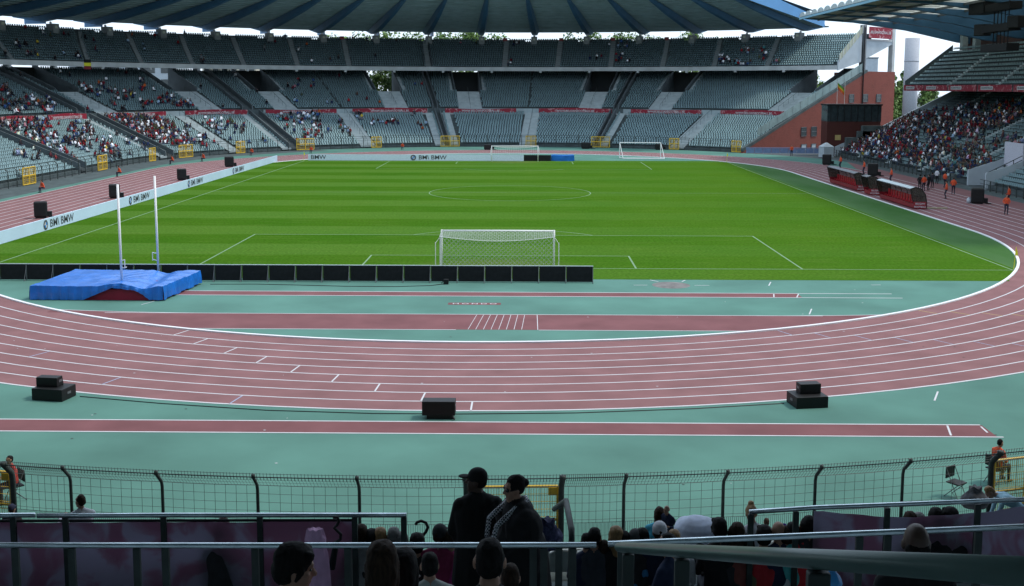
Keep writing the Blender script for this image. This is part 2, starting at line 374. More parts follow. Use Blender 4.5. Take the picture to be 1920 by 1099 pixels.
# runways in the near D
def kin(y, side=1):                                     # kerb inner x at y on near bend
    t = 1 - ((KC - y) / KB) ** 2; return KX + side * KA * math.sqrt(max(t, 0))
b = MB(); rect(b, -19, 17.7, -10.0, -8.8, .004, 0)
ysb = [-18.95 + (18.95 - 15.25) * i / 24 for i in range(25)]
def xw(y, s):                                           # the wide strip flares into the bend
    return kin(y, s) - s * .05
b.ribbon([(xw(y, -1), y, .004) for y in ysb], [(xw(y, 1), y, .004) for y in ysb])
for s in (1, -1):                                       # flare towards the bend above the strip
    ex = [(s * (14 + i * .8), -15.24 + .0145 * (i * .8) ** 2 * .62) for i in range(14)]
    ex = [(x, y) for x, y in ex if (abs(x - KX) / KA) ** 2 + ((KC - y) / KB) ** 2 < .9995]
    b.ribbon([(x, -15.245, .0042) for x, y in ex], [(x, y, .0042) for x, y in ex])
rect(b, -34, 18.15, -35.65, -34.35, .004); rect(b, -2.45, .48, -12.6, -12.0, .004)
structure('runway_strips', b, 'runway')
b = MB(); n = 40; b.add([(10.69 + 1.15 * math.cos(2 * math.pi * i / n), -6.15 + 1.15 * math.sin(2 * math.pi * i / n), .004) for i in range(n)], [tuple(range(n))]); structure('throwing_circle', b, colour('worn_circle', (.16, .15, .145), rough=.9, scale=2, var=.3))
b = MB(); z = .008
rect(b, -19, 23.2, -8.8, -8.7, z); rect(b, -19, 23.4, -10.1, -10.0, z)
rect(b, -20.5, 17.5, -15.25, -15.17, z); rect(b, -15.6, -1.6, -19.03, -18.95, z); rect(b, 2.5, 13.3, -19.03, -18.95, z)
rect(b, -34, 18.1, -34.35, -34.26, z); rect(b, -34, 18.35, -35.74, -35.65, z)
for s in (1, -1):
    ex = [(s * (14 + i * .8), -15.24 + .0145 * (i * .8) ** 2 * .62) for i in range(14)]
    ex = [(x, y) for x, y in ex if (abs(x - KX) / KA) ** 2 + ((KC - y) / KB) ** 2 < .9995]
    b.ribbon([(x, y - .03, z + .001) for x, y in ex], [(x, y + .05, z + .001) for x, y in ex])
for i in range(8): gline(b, (-1.0 + .38 * i, -18.9), (-.72 + .36 * i, -15.3), .013, z)
gline(b, (2.46, -18.95), (2.46, -15.3), .018, z)
for p, q in (((8.4, -6.2), (9.25, -6.2)), ((12.1, -6.2), (13., -6.2)), ((9.6, -4.35), (10.05, -4.95)), ((11.8, -4.35), (11.5, -4.95)), ((17.4, -9.95), (17.75, -8.9)), ((16.1, -9.9), (16.3, -8.95)), ((16.6, -6.2), (17., -4.9)), ((16.9, -14.8), (17.4, -13.3)), ((-19.3, -13.), (-18.9, -12.)), ((22.9, -5.8), (23.5, -5.75)), ((17.6, -31.2), (18.2, -29.9)), ((16.6, -35.55), (16.9, -34.4)), ((18.0, -35.2), (18.05, -34.5))): gline(b, p, q, .035, z)
# staggered start marks across the lanes of the near bend
OFFK = {k: offset(KP, LW * k + .1) for k in range(10)}
def lane_mark(px, py, k, w=.035, mi=0, lean=0.):
    p = at_z(px, py); P = OFFK[k]; Q = OFFK[k + 1]
    i = min(range(len(P)), key=lambda j: (P[j][0] - p.x) ** 2 + (P[j][1] - p.y) ** 2)
    a, c = Vector(P[i]), Vector(Q[i]); m = (a + c) / 2; d = (c - a) / 2
    sh = Vector((p.x, p.y)) - m; tdir = Vector((-d.y, d.x)).normalized(); sh = tdir * sh.dot(tdir); d *= .96
    gline(b, a + sh + (c - a) * .02, c + sh - (c - a) * .02, w, z)
for k, (px, py) in enumerate([(330, 627), (371, 642), (426, 660), (486, 677), (552, 693), (627, 711), (706, 729), (792, 747), (884, 763)]): lane_mark(px, py, k)
structure('white_markings', b, 'white_line')
b = MB()
for k, (px, py) in enumerate([(1468, 623), (1538, 628), (1613, 632), (1688, 636), (1762, 640), (1837, 643), (1905, 646)]): lane_mark(px, py, k, .025)
for k, (px, py) in ((5, (30, 676)), (7, (210, 714)), (8, (442, 750))): lane_mark(px, py, k, .03)
structure('blue_markings', b, colour('pale_blue_paint', (.30, .36, .5), rough=.7))
b = MB()
for k, (px, py) in enumerate([(1738, 585), (1797, 587), (1856, 589), (1915, 592)]): lane_mark(px, py, k, .025)
structure('yellow_markings', b, colour('yellow_paint', (.5, .4, .12), rough=.7))
t = text('surface_lettering', 'MONDO', .40, None, (-.98, -12.3, .007), (0, 0, 0), 'white_line', .0005, 1.); t.scale = (1.25, .95, 1); tag(t, kind='structure')
# concrete path round the track's outside on the left
b = MB(); A = steps(41, 180, 3) + steps(180, 180 + SL, 6)[1:]
b.ribbon([P3(a, -4.7, .004) for a in A if a > 128], [P3(a, -.1, .004) for a in A if a > 128]); structure('path', b, 'concrete')
# ------------------------------------------------------------------ far bowl
WALLS = [193.4, 163.2, 133.6, 102.4, 72.6]           # radial parapets
STAIRS = [147.2, 118.4, 86.6, 56.2]                  # lower stairs between them
VOM = [158.4, 139.9, 127.2, 108.8, 96.7, 77., 65.4, 45.4]
UAIS = [164.9, 153.1, 145., 137.4, 129.8, 121.8, 114.2, 102.4, 91.1, 83.2, 75.3, 67.6, 59.9, 52.]
UAIS_T = [161., 148.7, 142.3, 135.2, 128.3, 120.6, 113.2, 102.1, 90.8, 83.4, 76.1, 68.7, 61.5, 53.6]
RIBS = [152.6 - 7.29 * k for k in range(-12, 15)]
A0, A1 = 41.2, 225.
VW = 1.85                                             # half width of a passage in degrees
def cut(a0, a1, holes):
    out = []; c = a0
    for h0, h1 in sorted(holes):
        if h1 <= a0 or h0 >= a1: continue
        if h0 > c: out.append((c, h0))
        c = max(c, h1)
    if c < a1: out.append((c, a1))
    return out
def terrace(b, a0, a1, o0, z0, n, d, r, base=None, holes=(), kmin=0, kmax=99, st=2.5):
    prev = base if base is not None else z0 - r
    for i in range(n):
        o, z = o0 + d * i, z0 + r * i
        segs = cut(a0, a1, holes) if kmin <= i < kmax else [(a0, a1)]
        for s0, s1 in segs:
            A = steps(s0, s1, st)
            b.ribbon([P3(a, o, prev) for a in A], [P3(a, o, z) for a in A]); b.ribbon([P3(a, o, z) for a in A], [P3(a, o + d, z) for a in A])
        prev = z
stand = empty('bowl_grandstand', (0, 152, 0), 0, 'long curved two tier grandstand of grey seats behind the far goal', 'grandstand', local=False)
vh = [(v - VW, v + VW) for v in VOM]
b = MB(); terrace(b, A0, A1, LO0, LZ0, LN, LD, LR, base=0.); b.build('lower_terrace', 'concrete', stand)
b = MB(); A = steps(A0, A1)
b.ribbon([P3(a, WO0, WZ - .2) for a in A], [P3(a, WO0, WZ) for a in A]); b.ribbon([P3(a, WO0, WZ) for a in A], [P3(a, UO0, WZ) for a in A]); b.build('cross_walkway', 'concrete_pale', stand)
b = MB()
for s0, s1 in cut(A0, A1, [(a - 1.6, a + 1.6) for a in WALLS]):
    AA = steps(s0, s1); b.ribbon([P3(a, WO0 + .02, WZ - .25) for a in AA], [P3(a, WO0 + .02, WZ + .98) for a in AA]); b.ribbon([P3(a, WO0 + .02, WZ + .98) for a in AA], [P3(a, WO0 + .14, WZ + .98) for a in AA]); b.ribbon([P3(a, WO0 + .14, WZ + .98) for a in AA], [P3(a, WO0 + .14, WZ) for a in AA])
b.build('walkway_balustrade', colour('balustrade', (.30, .37, .39), scale=.6), stand)
b = MB(); terrace(b, A0, A1, UO0, UZ0, UN, UD, UR, base=WZ, holes=vh, kmin=11); b.build('middle_terrace', 'concrete', stand)
b = MB(); ro = UO0 + UN * UD; rz = UZ0 + UN * UR
for s0, s1 in cut(A0, A1, vh): 
    AA = steps(s0, s1); hw_ = .05 if s0 > 111 else .75; b.ribbon([P3(a, ro, rz - .4) for a in AA], [P3(a, ro, rz + hw_) for a in AA]); b.ribbon([P3(a, ro, rz + hw_) for a in AA], [P3(a, ro + .3, rz + hw_) for a in AA]); b.ribbon([P3(a, ro + .3, rz + hw_) for a in AA], [P3(a, ro + .3, 6) for a in AA])
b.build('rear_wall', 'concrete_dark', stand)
b = MB(); terrace(b, A0, A1, TO0, TZ0, TN, TD, TR, base=TZ0 - .1); b.build('upper_terrace', 'concrete', stand)
b = MB()                                              # soffit of the upper tier
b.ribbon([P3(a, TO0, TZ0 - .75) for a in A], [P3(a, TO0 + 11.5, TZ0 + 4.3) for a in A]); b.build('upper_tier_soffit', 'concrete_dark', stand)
b = MB()
b.ribbon([P3(a, TO0 - .3, TZ0 - .75) for a in A], [P3(a, TO0 - .3, TZ0 + .12) for a in A]); b.ribbon([P3(a, TO0 - .3, TZ0 + .12) for a in A], [P3(a, TO0 - .02, TZ0 + .12) for a in A]); b.ribbon([P3(a, TO0 - .3, TZ0 - .75) for a in A], [P3(a, TO0, TZ0 - .76) for a in A])
b.build('front_beam', 'beam_pale', stand)
b = MB()
for k in range(-14, 30):
    a = 90 + 7.29 * k / 1.0 + 3
    if A0 + 1 < a < 215: x, y = bowl(a, TO0 - .34); b = MB(); b.box((x, y, TZ0 - .95), (.35, .5, .4), facing(a)); b.build('beam_bracket', 'beam_pale', stand)
to, tz = TO0 + TN * TD, TZ0 + (TN - 1) * TR
BWO = to + .05
# rear wall of the upper tier with gaps for the exits
gaps = [(a + .5, a + 1.3) for a in RIBS if A0 < a < A1]
b = MB()
for s0, s1 in cut(A0, A1, gaps):
    AA = steps(s0, s1); b.ribbon([P3(a, BWO, tz - .2) for a in AA], [P3(a, BWO, tz + .48) for a in AA]); b.ribbon([P3(a, BWO, tz + .48) for a in AA], [P3(a, BWO + .25, tz + .48) for a in AA]); b.ribbon([P3(a, BWO + .25, tz + .48) for a in AA], [P3(a, BWO + .25, tz - 3) for a in AA])
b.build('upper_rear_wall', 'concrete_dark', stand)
for a in RIBS:
    if not A0 < a < 200: continue
    b = MB(); x, y = bowl(a, BWO - 1.0); b.box((x, y, tz - .35), (2.0, 1.35, 3.0), facing(a)); p = b.build('rear_pillar', colour('pillar_grey', (.24, .26, .26), scale=1), stand)
    b = MB(); x, y = bowl(a, BWO - 2.03); b.box((x, y, tz + .55), (.06, .55, .5), facing(a)); b.build('number_plate', colour('plate_pale', (.5, .52, .42)), p).location = (0, 0, 0)
    b = MB(); x, y = bowl(a, BWO - .5); b.sphere((x, y, tz + 1.35), .27, 8); b.build('lamp', colour('lamp_glass', (.9, .9, .88), rough=.3), p).location = (0, 0, 0)
for a in UAIS[:]:
    pass
def radial_slab(b, a0, a1, w, o0, o1, zf, lift, mi=0, d=.4, thick=0.):
    n = max(1, int(round((o1 - o0) / d)))
    for i in range(n):                               # little steps
        oa, ob = o0 + (o1 - o0) * i / n, o0 + (o1 - o0) * (i + 1) / n
        am = a0 + (a1 - a0) * (i + .5) / n; f = facing(am); t = Vector((-math.sin(f), math.cos(f), 0)) * w
        z = zf(oa + .01) + lift; zb = zf(max(o0, oa - d) + .01) + lift if i else z - .3
        p = Vector(P3(am, oa, 0)); q = Vector(P3(am, ob, 0))
        Z = lambda v, zz: (v.x, v.y, zz)
        b.quad(Z(p - t, zb), Z(p + t, zb), Z(p + t, z), Z(p - t, z), mi); b.quad(Z(p - t, z), Z(p + t, z), Z(q + t, z), Z(q - t, z), mi)
def lower_ramp(o): return LZ0 - .1 + LR / LD * (o - LO0)
def mid_ramp(o): return UZ0 - .2 + UR / UD * (o - UO0)
def top_ramp(o): return TZ0 - .15 + TR / TD * (o - TO0)
def handrail(b, a0, a1, o0, o1, zf, h=.95, sp=1.6, r=.03):
    pts = []
    n = max(1, int((o1 - o0) / sp))
    for i in range(n + 1):
        o = o0 + (o1 - o0) * i / n; a = a0 + (a1 - a0) * i / n; x, y = bowl(a, o); z = zf(o); b.bar((x, y, z), (x, y, z + h), r); pts.append((x, y, z + h))
    for p, q in zip(pts[:-1], pts[1:]): b.bar(p, q, r)
for a in STAIRS:
    b = MB(); radial_slab(b, a, a - .3, 1.55 if a < 140 else 1.2, LO0 - .3, WO0, lower_ramp, .3); p = b.build('stair', 'concrete_pale', stand)
    b = MB(); handrail(b, a, a - .3, LO0, WO0, lower_ramp, 1.25); b.build('handrail', 'post_green', p).location = (0, 0, 0)
for a in WALLS:
    b = MB(); f = facing(a); s = Vector((-math.sin(f), math.cos(f), 0))
    gw = .5 if a < 110 else 1.1
    for sgn in (-gw, gw):
        for (o0, o1, zf, h) in ((LO0 - .2, WO0, lower_ramp, 1.1), (UO0, UO0 + UN * UD, mid_ramp, 1.1)):
            p, q = Vector(P3(a, o0, 0)) + s * sgn, Vector(P3(a, o1, 0)) + s * sgn
            poly = [(p.x, p.y, zf(o0) - .5), (q.x, q.y, zf(o1) - .5), (q.x, q.y, zf(o1) + h), (p.x, p.y, zf(o0) + h)]
            b = MB(); b.prism(poly, s * .22); b.build('radial_parapet', 'parapet', stand)
    b = MB(); radial_slab(b, a, a, gw - .15, LO0 - .3, WO0, lower_ramp, .28); b.build('gangway', 'concrete_dark', stand); b = MB(); radial_slab(b, a, a, gw - .15, UO0, UO0 + UN * UD, mid_ramp, .28); b.build('gangway', 'concrete_dark', stand)
    if a != 193.4 and a > 100:                            # pale stair along the wall
        b = MB(); radial_slab(b, a + (1.9 if a > 110 else 1.5), a + (1.7 if a > 110 else 1.3), 1.0, LO0 - .3, WO0, lower_ramp, .3); b.build('stair', 'concrete_pale', stand)
    if a == 72.6 or a == 102.4:
        b = MB(); radial_slab(b, a - 1.4, a - 1.4, .8, LO0 - .3, WO0, lower_ramp, .3); b.build('stair', 'concrete_pale', stand)
# mid gangway in the centre block
b = MB()
for a in (87.2, 118.):
    b = MB(); handrail(b, a, a, UO0, UO0 + UN * UD, mid_ramp, 1.0); b.build('handrail', 'post_green', stand)
VO = UO0 + 11 * UD; VZ = UZ0 + 10 * UR
for k, v in enumerate(VOM):
    vo = MB(); f = facing(v); e = empty('passage', (0, 0, 0)); e.parent = stand; e.location = -Vector(stand.location); e.rotation_euler = (0, 0, 0)
    b = MB(); s = Vector((-math.sin(f), math.cos(f), 0)); ww = math.radians(VW) * (RB + VO)
    AA = steps(v - VW, v + VW)
    b.ribbon([P3(a, VO, VZ) for a in AA], [P3(a, ro + .3, VZ) for a in AA]); b.build('floor', 'concrete_dark', e).location = (0, 0, 0)
    for sg in (-1, 1):
        b = MB(); p, q = Vector(P3(v + sg * VW, VO, 0)), Vector(P3(v + sg * VW, ro + .3, 0))
        poly = [(p.x, p.y, VZ - .3), (q.x, q.y, VZ - .3), (q.x, q.y, rz + .74), (p.x, p.y, mid_ramp(VO) + .9)]
        b.prism(poly, s * .2 * sg); b.build('side_wall', 'parapet', e).location = (0, 0, 0)
        b = MB(); radial_slab(b, v + sg * (VW + .72), v + sg * (VW + .6), .45, VO, ro, mid_ramp, .3); b.build('stair', 'concrete_pale', e).location = (0, 0, 0)
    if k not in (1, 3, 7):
        b = MB(); b.ribbon([P3(a, ro + .28, VZ) for a in AA], [P3(a, ro + .28, rz + .2 + (k % 2) * .5) for a in AA]); b.build('opening_shade', colour('shade_dark', (.03, .036, .038)), e).location = (0, 0, 0)  # added dark sheet, paints the shade inside the opening
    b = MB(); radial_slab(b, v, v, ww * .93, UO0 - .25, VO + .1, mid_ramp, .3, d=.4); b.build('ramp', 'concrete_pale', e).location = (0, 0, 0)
    b = MB(); handrail(b, v, v, UO0, VO, mid_ramp, 1.15); b.build('handrail', 'post_green', e).location = (0, 0, 0)
for a, at in zip(UAIS, UAIS_T):
    b = MB(); radial_slab(b, a, at, .55, TO0 + .2, TO0 + TN * TD - .3, top_ramp, .25); b.build('upper_stair', colour('stair_grey', (.19, .22, .225), scale=1), stand)
b = MB()                                               # dark full height joint beside the middle block
for sg in (-.9, .9):
    f = facing(102.4); s = Vector((-math.sin(f), math.cos(f), 0)); p, q = Vector(P3(102.4, TO0, 0)) + s * sg, Vector(P3(102.1, to, 0)) + s * sg
    b = MB(); b.prism([(p.x, p.y, TZ0), (q.x, q.y, tz), (q.x, q.y, tz + 1.), (p.x, p.y, TZ0 + 1.)], s * .15); b.build('upper_parapet', 'parapet', stand)
b = MB()
for a in [52, 59, 67, 74.5, 80, 92, 99, 112, 116, 121, 124, 130, 134, 137, 143, 146, 150, 153.5, 156, 160, 164, 168, 173, 178]:
    x, y = bowl(a, ro + .9); b = MB(); b.box((x, y, (rz + TZ0 + 3) / 2), (.7, .8, TZ0 + 3 - rz), facing(a)); b.build('support_column', 'concrete_dark', stand)
# exit panels (small red boards) at the head of the upper stairs
for a, c in ((113.4, 'r'), (121.1, 'w'), (91.0, 'r'), (83.3, 'r'), (76.2, 'r'), (68.8, 'r')):
    b = MB(); x, y = bowl(a, BWO - .3); b.box((x, y, tz + .15), (.1, 1.0, 1.5), facing(a)); b.build('exit_panel', colour('panel_red', (.30, .06, .06)) if c == 'r' else 'white_wall', stand)
# ------------------------------------------------------------------ roof over the bowl
ROI, ROB, RZI, RZB = 6., 44.5, 30.2, 24.7
def roof_z(o): return RZB + (RZI - RZB) * (ROB - o) / (ROB - ROI)
rf = empty('cantilever_roof', (0, 190, 0), 0, 'dark blue ribbed cantilever roof curving over the far and near stands', 'roof', local=False)
RA0, RA1 = 48.0, 180 + SL + 180 - 25
RR = [a for a in RIBS if a > RA0 + 1]
RR = sorted(RR)
while RR[-1] < 180: RR.append(RR[-1] + 7.29)
RR = [a for a in RR if a < 180]
RR += [180 + i * SL / 8 for i in range(9)]
x = 180 + SL + 9.0
while x < RA1: RR.append(x); x += 9.0
b = MB(); A = sorted(set(steps(RA0, 180, 2.43) + [180 + SL * i / 16 for i in range(1, 17)] + steps(180 + SL, RA1, 4)[1:]))
NB = 22
for i in range(NB):                                    # stepped sheeting seen from below
    o0, o1 = ROI + (ROB - ROI) * i / NB, ROI + (ROB - ROI) * (i + 1) / NB
    b.ribbon([P3(a, o0, roof_z(o0)) for a in A], [P3(a, o1, roof_z(o1) + .28) for a in A]); b.ribbon([P3(a, o1, roof_z(o1) + .28) for a in A], [P3(a, o1, roof_z(o1)) for a in A])
b.build('roof_sheeting', 'roof_sheet', rf)
b = MB(); b.ribbon([P3(a, ROI, RZI - .2) for a in A], [P3(a, ROI, RZI + 1.4) for a in A]); b.ribbon([P3(a, ROI, RZI + 1.4) for a in A], [P3(a, ROB + 2, RZB + 2.2) for a in A]); b.build('roof_deck', 'roof_blue', rf)
b = MB()
A_ = RA0; n = 10                                       # end face of the roof
pts0, pts1 = [], []
for i in range(n + 1):
    o = ROI + (ROB - 2 - ROI) * i / n; k = i / n; pts0.append(P3(A_ - .02, o, roof_z(o) - .9 + .6 * k)); pts1.append(P3(A_ - .02, o, roof_z(o) + 2.1 - 1.0 * k))
b.ribbon(pts0, pts1); b.build('end_fascia', 'roof_blue_skylit', rf)
def rib(a):
    b = MB(); f = facing(a); s = Vector((-math.sin(f), math.cos(f), 0)); prof = []
    for (o, up, dn) in ((ROI + .3, .0, .35), (ROI + 14, 0, 1.0), (ROB - 10, 0, 1.25), (ROB - 2, 0, 1.0), (ROB + 6, .6, .3)):
        x, y = bowl(a, o); prof.append((x, y, roof_z(min(o, ROB)) + up - .02, dn))
    w0 = .55
    top = [Vector((x, y, z)) for x, y, z, d in prof]; bot = [Vector((x, y, z - d)) for x, y, z, d in prof]
    ws = (.3, .75, 1.0, 1.1, .5)
    L = [[t - s * w for t, w in zip(top, ws)], [t - s * w * .55 for t, w in zip(bot, ws)], [t + s * w * .55 for t, w in zip(bot, ws)], [t + s * w for t, w in zip(top, ws)]]
    for i in range(3): b.ribbon(L[i], L[i + 1])
    b.ribbon(L[3], L[0]); b.quad(L[0][0], L[1][0], L[2][0], L[3][0]); b.quad(L[3][-1], L[2][-1], L[1][-1], L[0][-1])
    return b
for a in RR: rib(a).build('roof_rib', 'roof_blue', rf)
# added panels for the rib sides, sky light put into their blue
b = MB()
for a in RR:
    if 100 < a < 178:
        f = facing(a); s = Vector((-math.sin(f), math.cos(f), 0))
        p, q = Vector(P3(a - .9, ROB - 1.0, 0)), Vector(P3(a - .9, ROB + 5, 0))
        b = MB(); b.prism([(p.x, p.y, RZB - 1.0), (q.x, q.y, RZB - .9), (q.x, q.y, RZB + 1.), (p.x, p.y, RZB + .3)], s * .2); b.build('lit_rib_panel', 'roof_blue_skylit', rf)
# ------------------------------------------------------------------ near stand (the one we sit in)
near = empty('near_grandstand', (0, -60, 0), 0, 'dark shaded concrete grandstand in the foreground with a cross walkway and a pale stair', 'grandstand', local=False)
NA0, NA1 = 330., 382.
NST = 360.9                                            # azimuth of the stair
b = MB(); terrace(b, NA0, NA1, LO0, LZ0, LN, LD, LR, base=0., st=1.5); b.build('lower_terrace', 'concrete', near)
A = steps(NA0, NA1, 1.5)
b = MB(); b.ribbon([P3(a, WO0, WZ - .2) for a in A], [P3(a, WO0, WZ) for a in A]); b.ribbon([P3(a, WO0, WZ) for a in A], [P3(a, UO0 - .4, WZ) for a in A]); b.build('cross_walkway', 'concrete', near)
b = MB(); terrace(b, NA0, NA1, UO0 - .4, UZ0 - .35, 14, UD, UR, base=WZ, st=1.5); b.build('rear_terrace', 'concrete_pale', near)
b = MB(); radial_slab(b, NST, NST, .85, LO0 - .3, WO0, lower_ramp, .32, d=.4); b.build('stair', colour('stair_pale', (.6, .62, .63)), near)
b = MB(); A = steps(300, 412, 4)  # unseen upper tier and rear wall; block light behind, pale to bounce it
b.ribbon([P3(a, TO0 - .3, TZ0 - .75) for a in A], [P3(a, TO0 + 12, TZ0 + 4.5) for a in A]); b.ribbon([P3(a, TO0 - .3, TZ0 - .75) for a in A], [P3(a, TO0 - .3, TZ0 + .6) for a in A]); b.build('upper_tier', 'concrete_pale', near)
b = MB(); b.ribbon([P3(a, 39.5, 0) for a in A], [P3(a, 39.5, 20) for a in A]); b.build('rear_wall', 'concrete_pale', near)
# ------------------------------------------------------------------ main stand on the right
ms = empty('main_grandstand', (60, 90, 0), 0, 'two tier main grandstand along the right touchline with a crowded lower tier', 'grandstand', local=False)
MX0, MZ0, MN, MD, MRR = 56.6, .5, 27, .8, .402
MY0, MY1 = 15., 124.
def m_floor(x): return MZ0 + MRR * int((x - MX0) / MD) if x >= MX0 else 0
def m_slope(x): return MZ0 - .1 + MRR / MD * (x - MX0)
MV = [(at_dist(1812, 352, 1).y, 0)]
VY0, VY1 = 59.8, 64.9                                  # vomitory in the lower tier
def straight(b, x0, z0, n, d, r, y0, y1, base, hole=None, hk=99):
    prev = base
    for i in range(n):
        x, z = x0 + d * i, z0 + r * i
        for s0, s1 in (cut(y0, y1, [hole]) if hole and i < hk else [(y0, y1)]):
            b.quad((x, s0, prev), (x, s1, prev), (x, s1, z), (x, s0, z)); b.quad((x, s0, z), (x, s1, z), (x + d, s1, z), (x + d, s0, z))
        prev = z
b = MB(); straight(b, MX0, MZ0, MN, MD, MRR, MY0, MY1, 0., (VY0, VY1), 5); b.build('lower_terrace', 'concrete', ms)
UX0, UZ_, UNN, UDD, URR = 67.9, 12.2, 10, .8, .66
b = MB(); straight(b, UX0, UZ_, UNN, UDD, URR, MY0, MY1, UZ_ - .1); b.build('upper_terrace', 'concrete_dark', ms)
b = MB(); xe, ze = UX0 + UNN * UDD, UZ_ + UNN * URR
b.box((UX0 - .15, (MY0 + MY1) / 2, UZ_ - .35), (.3, MY1 - MY0, .9)); b.build('upper_front_beam', 'concrete_dark', ms)
b = MB(); b.prism([(UX0, MY1, UZ_ - .8), (xe + 4, MY1, UZ_ - .6), (xe + 4, MY1, ze - .5), (xe, MY1, ze - .5), (UX0, MY1, UZ_ - .15)], (0, .4, 0)); b.prism([(UX0, MY1 + .41, UZ_ - .15), (xe, MY1 + .41, ze - .6), (xe, MY1 + .41, ze + .5), (UX0, MY1 + .41, UZ_ + .9)], (0, -.25, 0)); b.build('end_parapet', 'parapet', ms)
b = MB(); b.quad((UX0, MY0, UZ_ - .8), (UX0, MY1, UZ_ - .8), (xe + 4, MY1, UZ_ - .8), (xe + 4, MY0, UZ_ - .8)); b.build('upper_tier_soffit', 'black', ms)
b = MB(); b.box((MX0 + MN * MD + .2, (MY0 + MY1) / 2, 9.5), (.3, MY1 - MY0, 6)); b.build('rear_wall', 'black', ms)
b = MB(); xm = MX0 + MN * MD
b.prism([(MX0 - .5, MY1, -.0), (xm, MY1, 0), (xm, MY1, m_slope(xm) + 1.2), (MX0 + 6, MY1, m_slope(MX0 + 6) + 1.0), (MX0 - .5, MY1, 1.6)], (0, .35, 0)); b.build('end_wall', 'white_wall', ms)
for y in (104.5, 86.2, 68, 50):                          # stairs through the upper tier
    b = MB()
    for i in range(UNN * 2): b.box((UX0 + .4 * i + .35, y, UZ_ + URR * i / 2 + .12), (.4, .8, .3))
    b.build('upper_stair', 'concrete_pale', ms)
for y in (112., 97.5, 83, 73.):
    b = MB()
    for i in range(MN * 2): b.box((MX0 + .4 * i + .2, y, MZ0 + MRR * i / 2 - .02), (.4, 1.3, .36))
    b.build('lower_stair', 'concrete_pale', ms)
    b = MB()
    for i in range(6): x = MX0 + 1 + 3.4 * i; b.bar((x, y, m_slope(x)), (x, y, m_slope(x) + 1.2), .03); b.bar((x, y, m_slope(x) + 1.2), (x + 3.4, y, m_slope(x + 3.4) + 1.2), .03)
    b.build('handrail', 'post_green', ms)
vx1 = MX0 + 5 * MD
for y in (VY0, VY1):
    b = MB(); sg = .3 if y == VY1 else -.3
    b.prism([(MX0 - .3, y, 0), (vx1, y, 0), (vx1, y, m_slope(vx1) + .9), (MX0 - .3, y, 1.9)], (0, sg, 0)); p = b.build('passage_wall', 'white_wall', ms)
    b = MB(); 
    for i in range(4):
        x0 = MX0 - .1 + 1.0 * i; x1 = x0 + 1.0; z0, z1 = m_slope(x0) + 1.1, m_slope(x1) + 1.1
        b.bar((x0, y + sg / 2, z0), (x1, y + sg / 2, z1), .045, 6); b.bar((x0, y + sg / 2, z0 + .5), (x1, y + sg / 2, z1 + .5), .045, 6); b.bar((x0, y + sg / 2, z0 - .3), (x0, y + sg / 2, z0 + .5), .045, 6)
    b.build('handrail', 'post_green', p).location = (0, 0, 0)
b = MB(); b.box((vx1 + .1, (VY0 + VY1) / 2, 2.6), (.2, VY1 - VY0 - .02, 5.6)); b.build('passage_rear', colour('passage_white', (.52, .53, .6)), ms)
b = MB(); b.prism([(vx1 + .3, 65.3, m_slope(vx1) - .4), (xm - 4, 65.3, m_slope(xm - 4) - .4), (xm - 4, 65.3, m_slope(xm - 4) + 1.2), (vx1 + .3, 65.3, m_slope(vx1) + 1.2)], (0, .35, 0)) ; b.build('block_parapet', 'white_wall', ms)
for y in (25, 45, 65, 85, 105, 121):
    b = MB(); b.box((xm + .0, y, 10.5), (.5, .5, 4)); b.build('column', 'concrete_dark', ms)
for y in (121.5, 116., 92., 70.):
    b = MB(); b.box((xe + .8, y, ze + 1.), (.9, 1.2, 3.)); b.build('rear_pier', 'concrete_pale', ms)
b = MB(); b.box((xe + 2.5, 106.5, ze + .4), (.4, 38, 5.5)); b.build('upper_rear_wall', colour('brick_dark', (.085, .045, .04)), ms)
b = MB(); b.box((xe + 2.5, 62, ze + 1.2), (.4, 50, 3.6)); b.build('box_front', 'concrete', ms)
for i in range(9):
    b = MB(); b.box((xe + 2.2, 84 - 3.6 * i, ze + 1.3), (.08, 2.6, 1.1)); b.build('box_window', 'glass_dark', ms)
# main stand roof
mr = empty('main_roof', (60, 90, 0), 0, 'blue beamed roof with pale translucent sheets over the main stand at the right', 'roof', local=False)
RX0, RX1, RZ0_, RZ1_ = 49.3, 92., 23.9, 21.8
def mr_z(x): return RZ0_ + (RZ1_ - RZ0_) * (x - RX0) / (RX1 - RX0)
b = MB(); b.quad((RX0, MY0, RZ0_), (RX0, MY1, RZ0_), (RX1, MY1, RZ1_), (RX1, MY0, RZ1_)); b.build('roof_sheeting', 'translucent_sheet', mr)
b = MB()
for i in range(27):                                     # scalloped front edge: barrel shells
    y = MY1 - 2.0 - 4.0 * i
    if y < MY0 + 2: break
    n = 8; prev = None
    A = [(RX0 - .25, y + 2.0 * math.cos(math.pi * j / n), RZ0_ + .1 + .75 * math.sin(math.pi * j / n)) for j in range(n + 1)]
    B = [(RX0 + 9, q[1], q[2] - .3) for q in A]; b = MB(); b.ribbon(A, B); b.add(A, [tuple(range(n + 1))]); b.build('edge_shell', 'acrylic', mr)
b = MB(); b.box((RX0 - .1, (MY0 + MY1) / 2, RZ0_ - .15), (.35, MY1 - MY0, .35)); b.build('edge_beam', colour('edge_pale_blue', (.22, .42, .55)), mr)
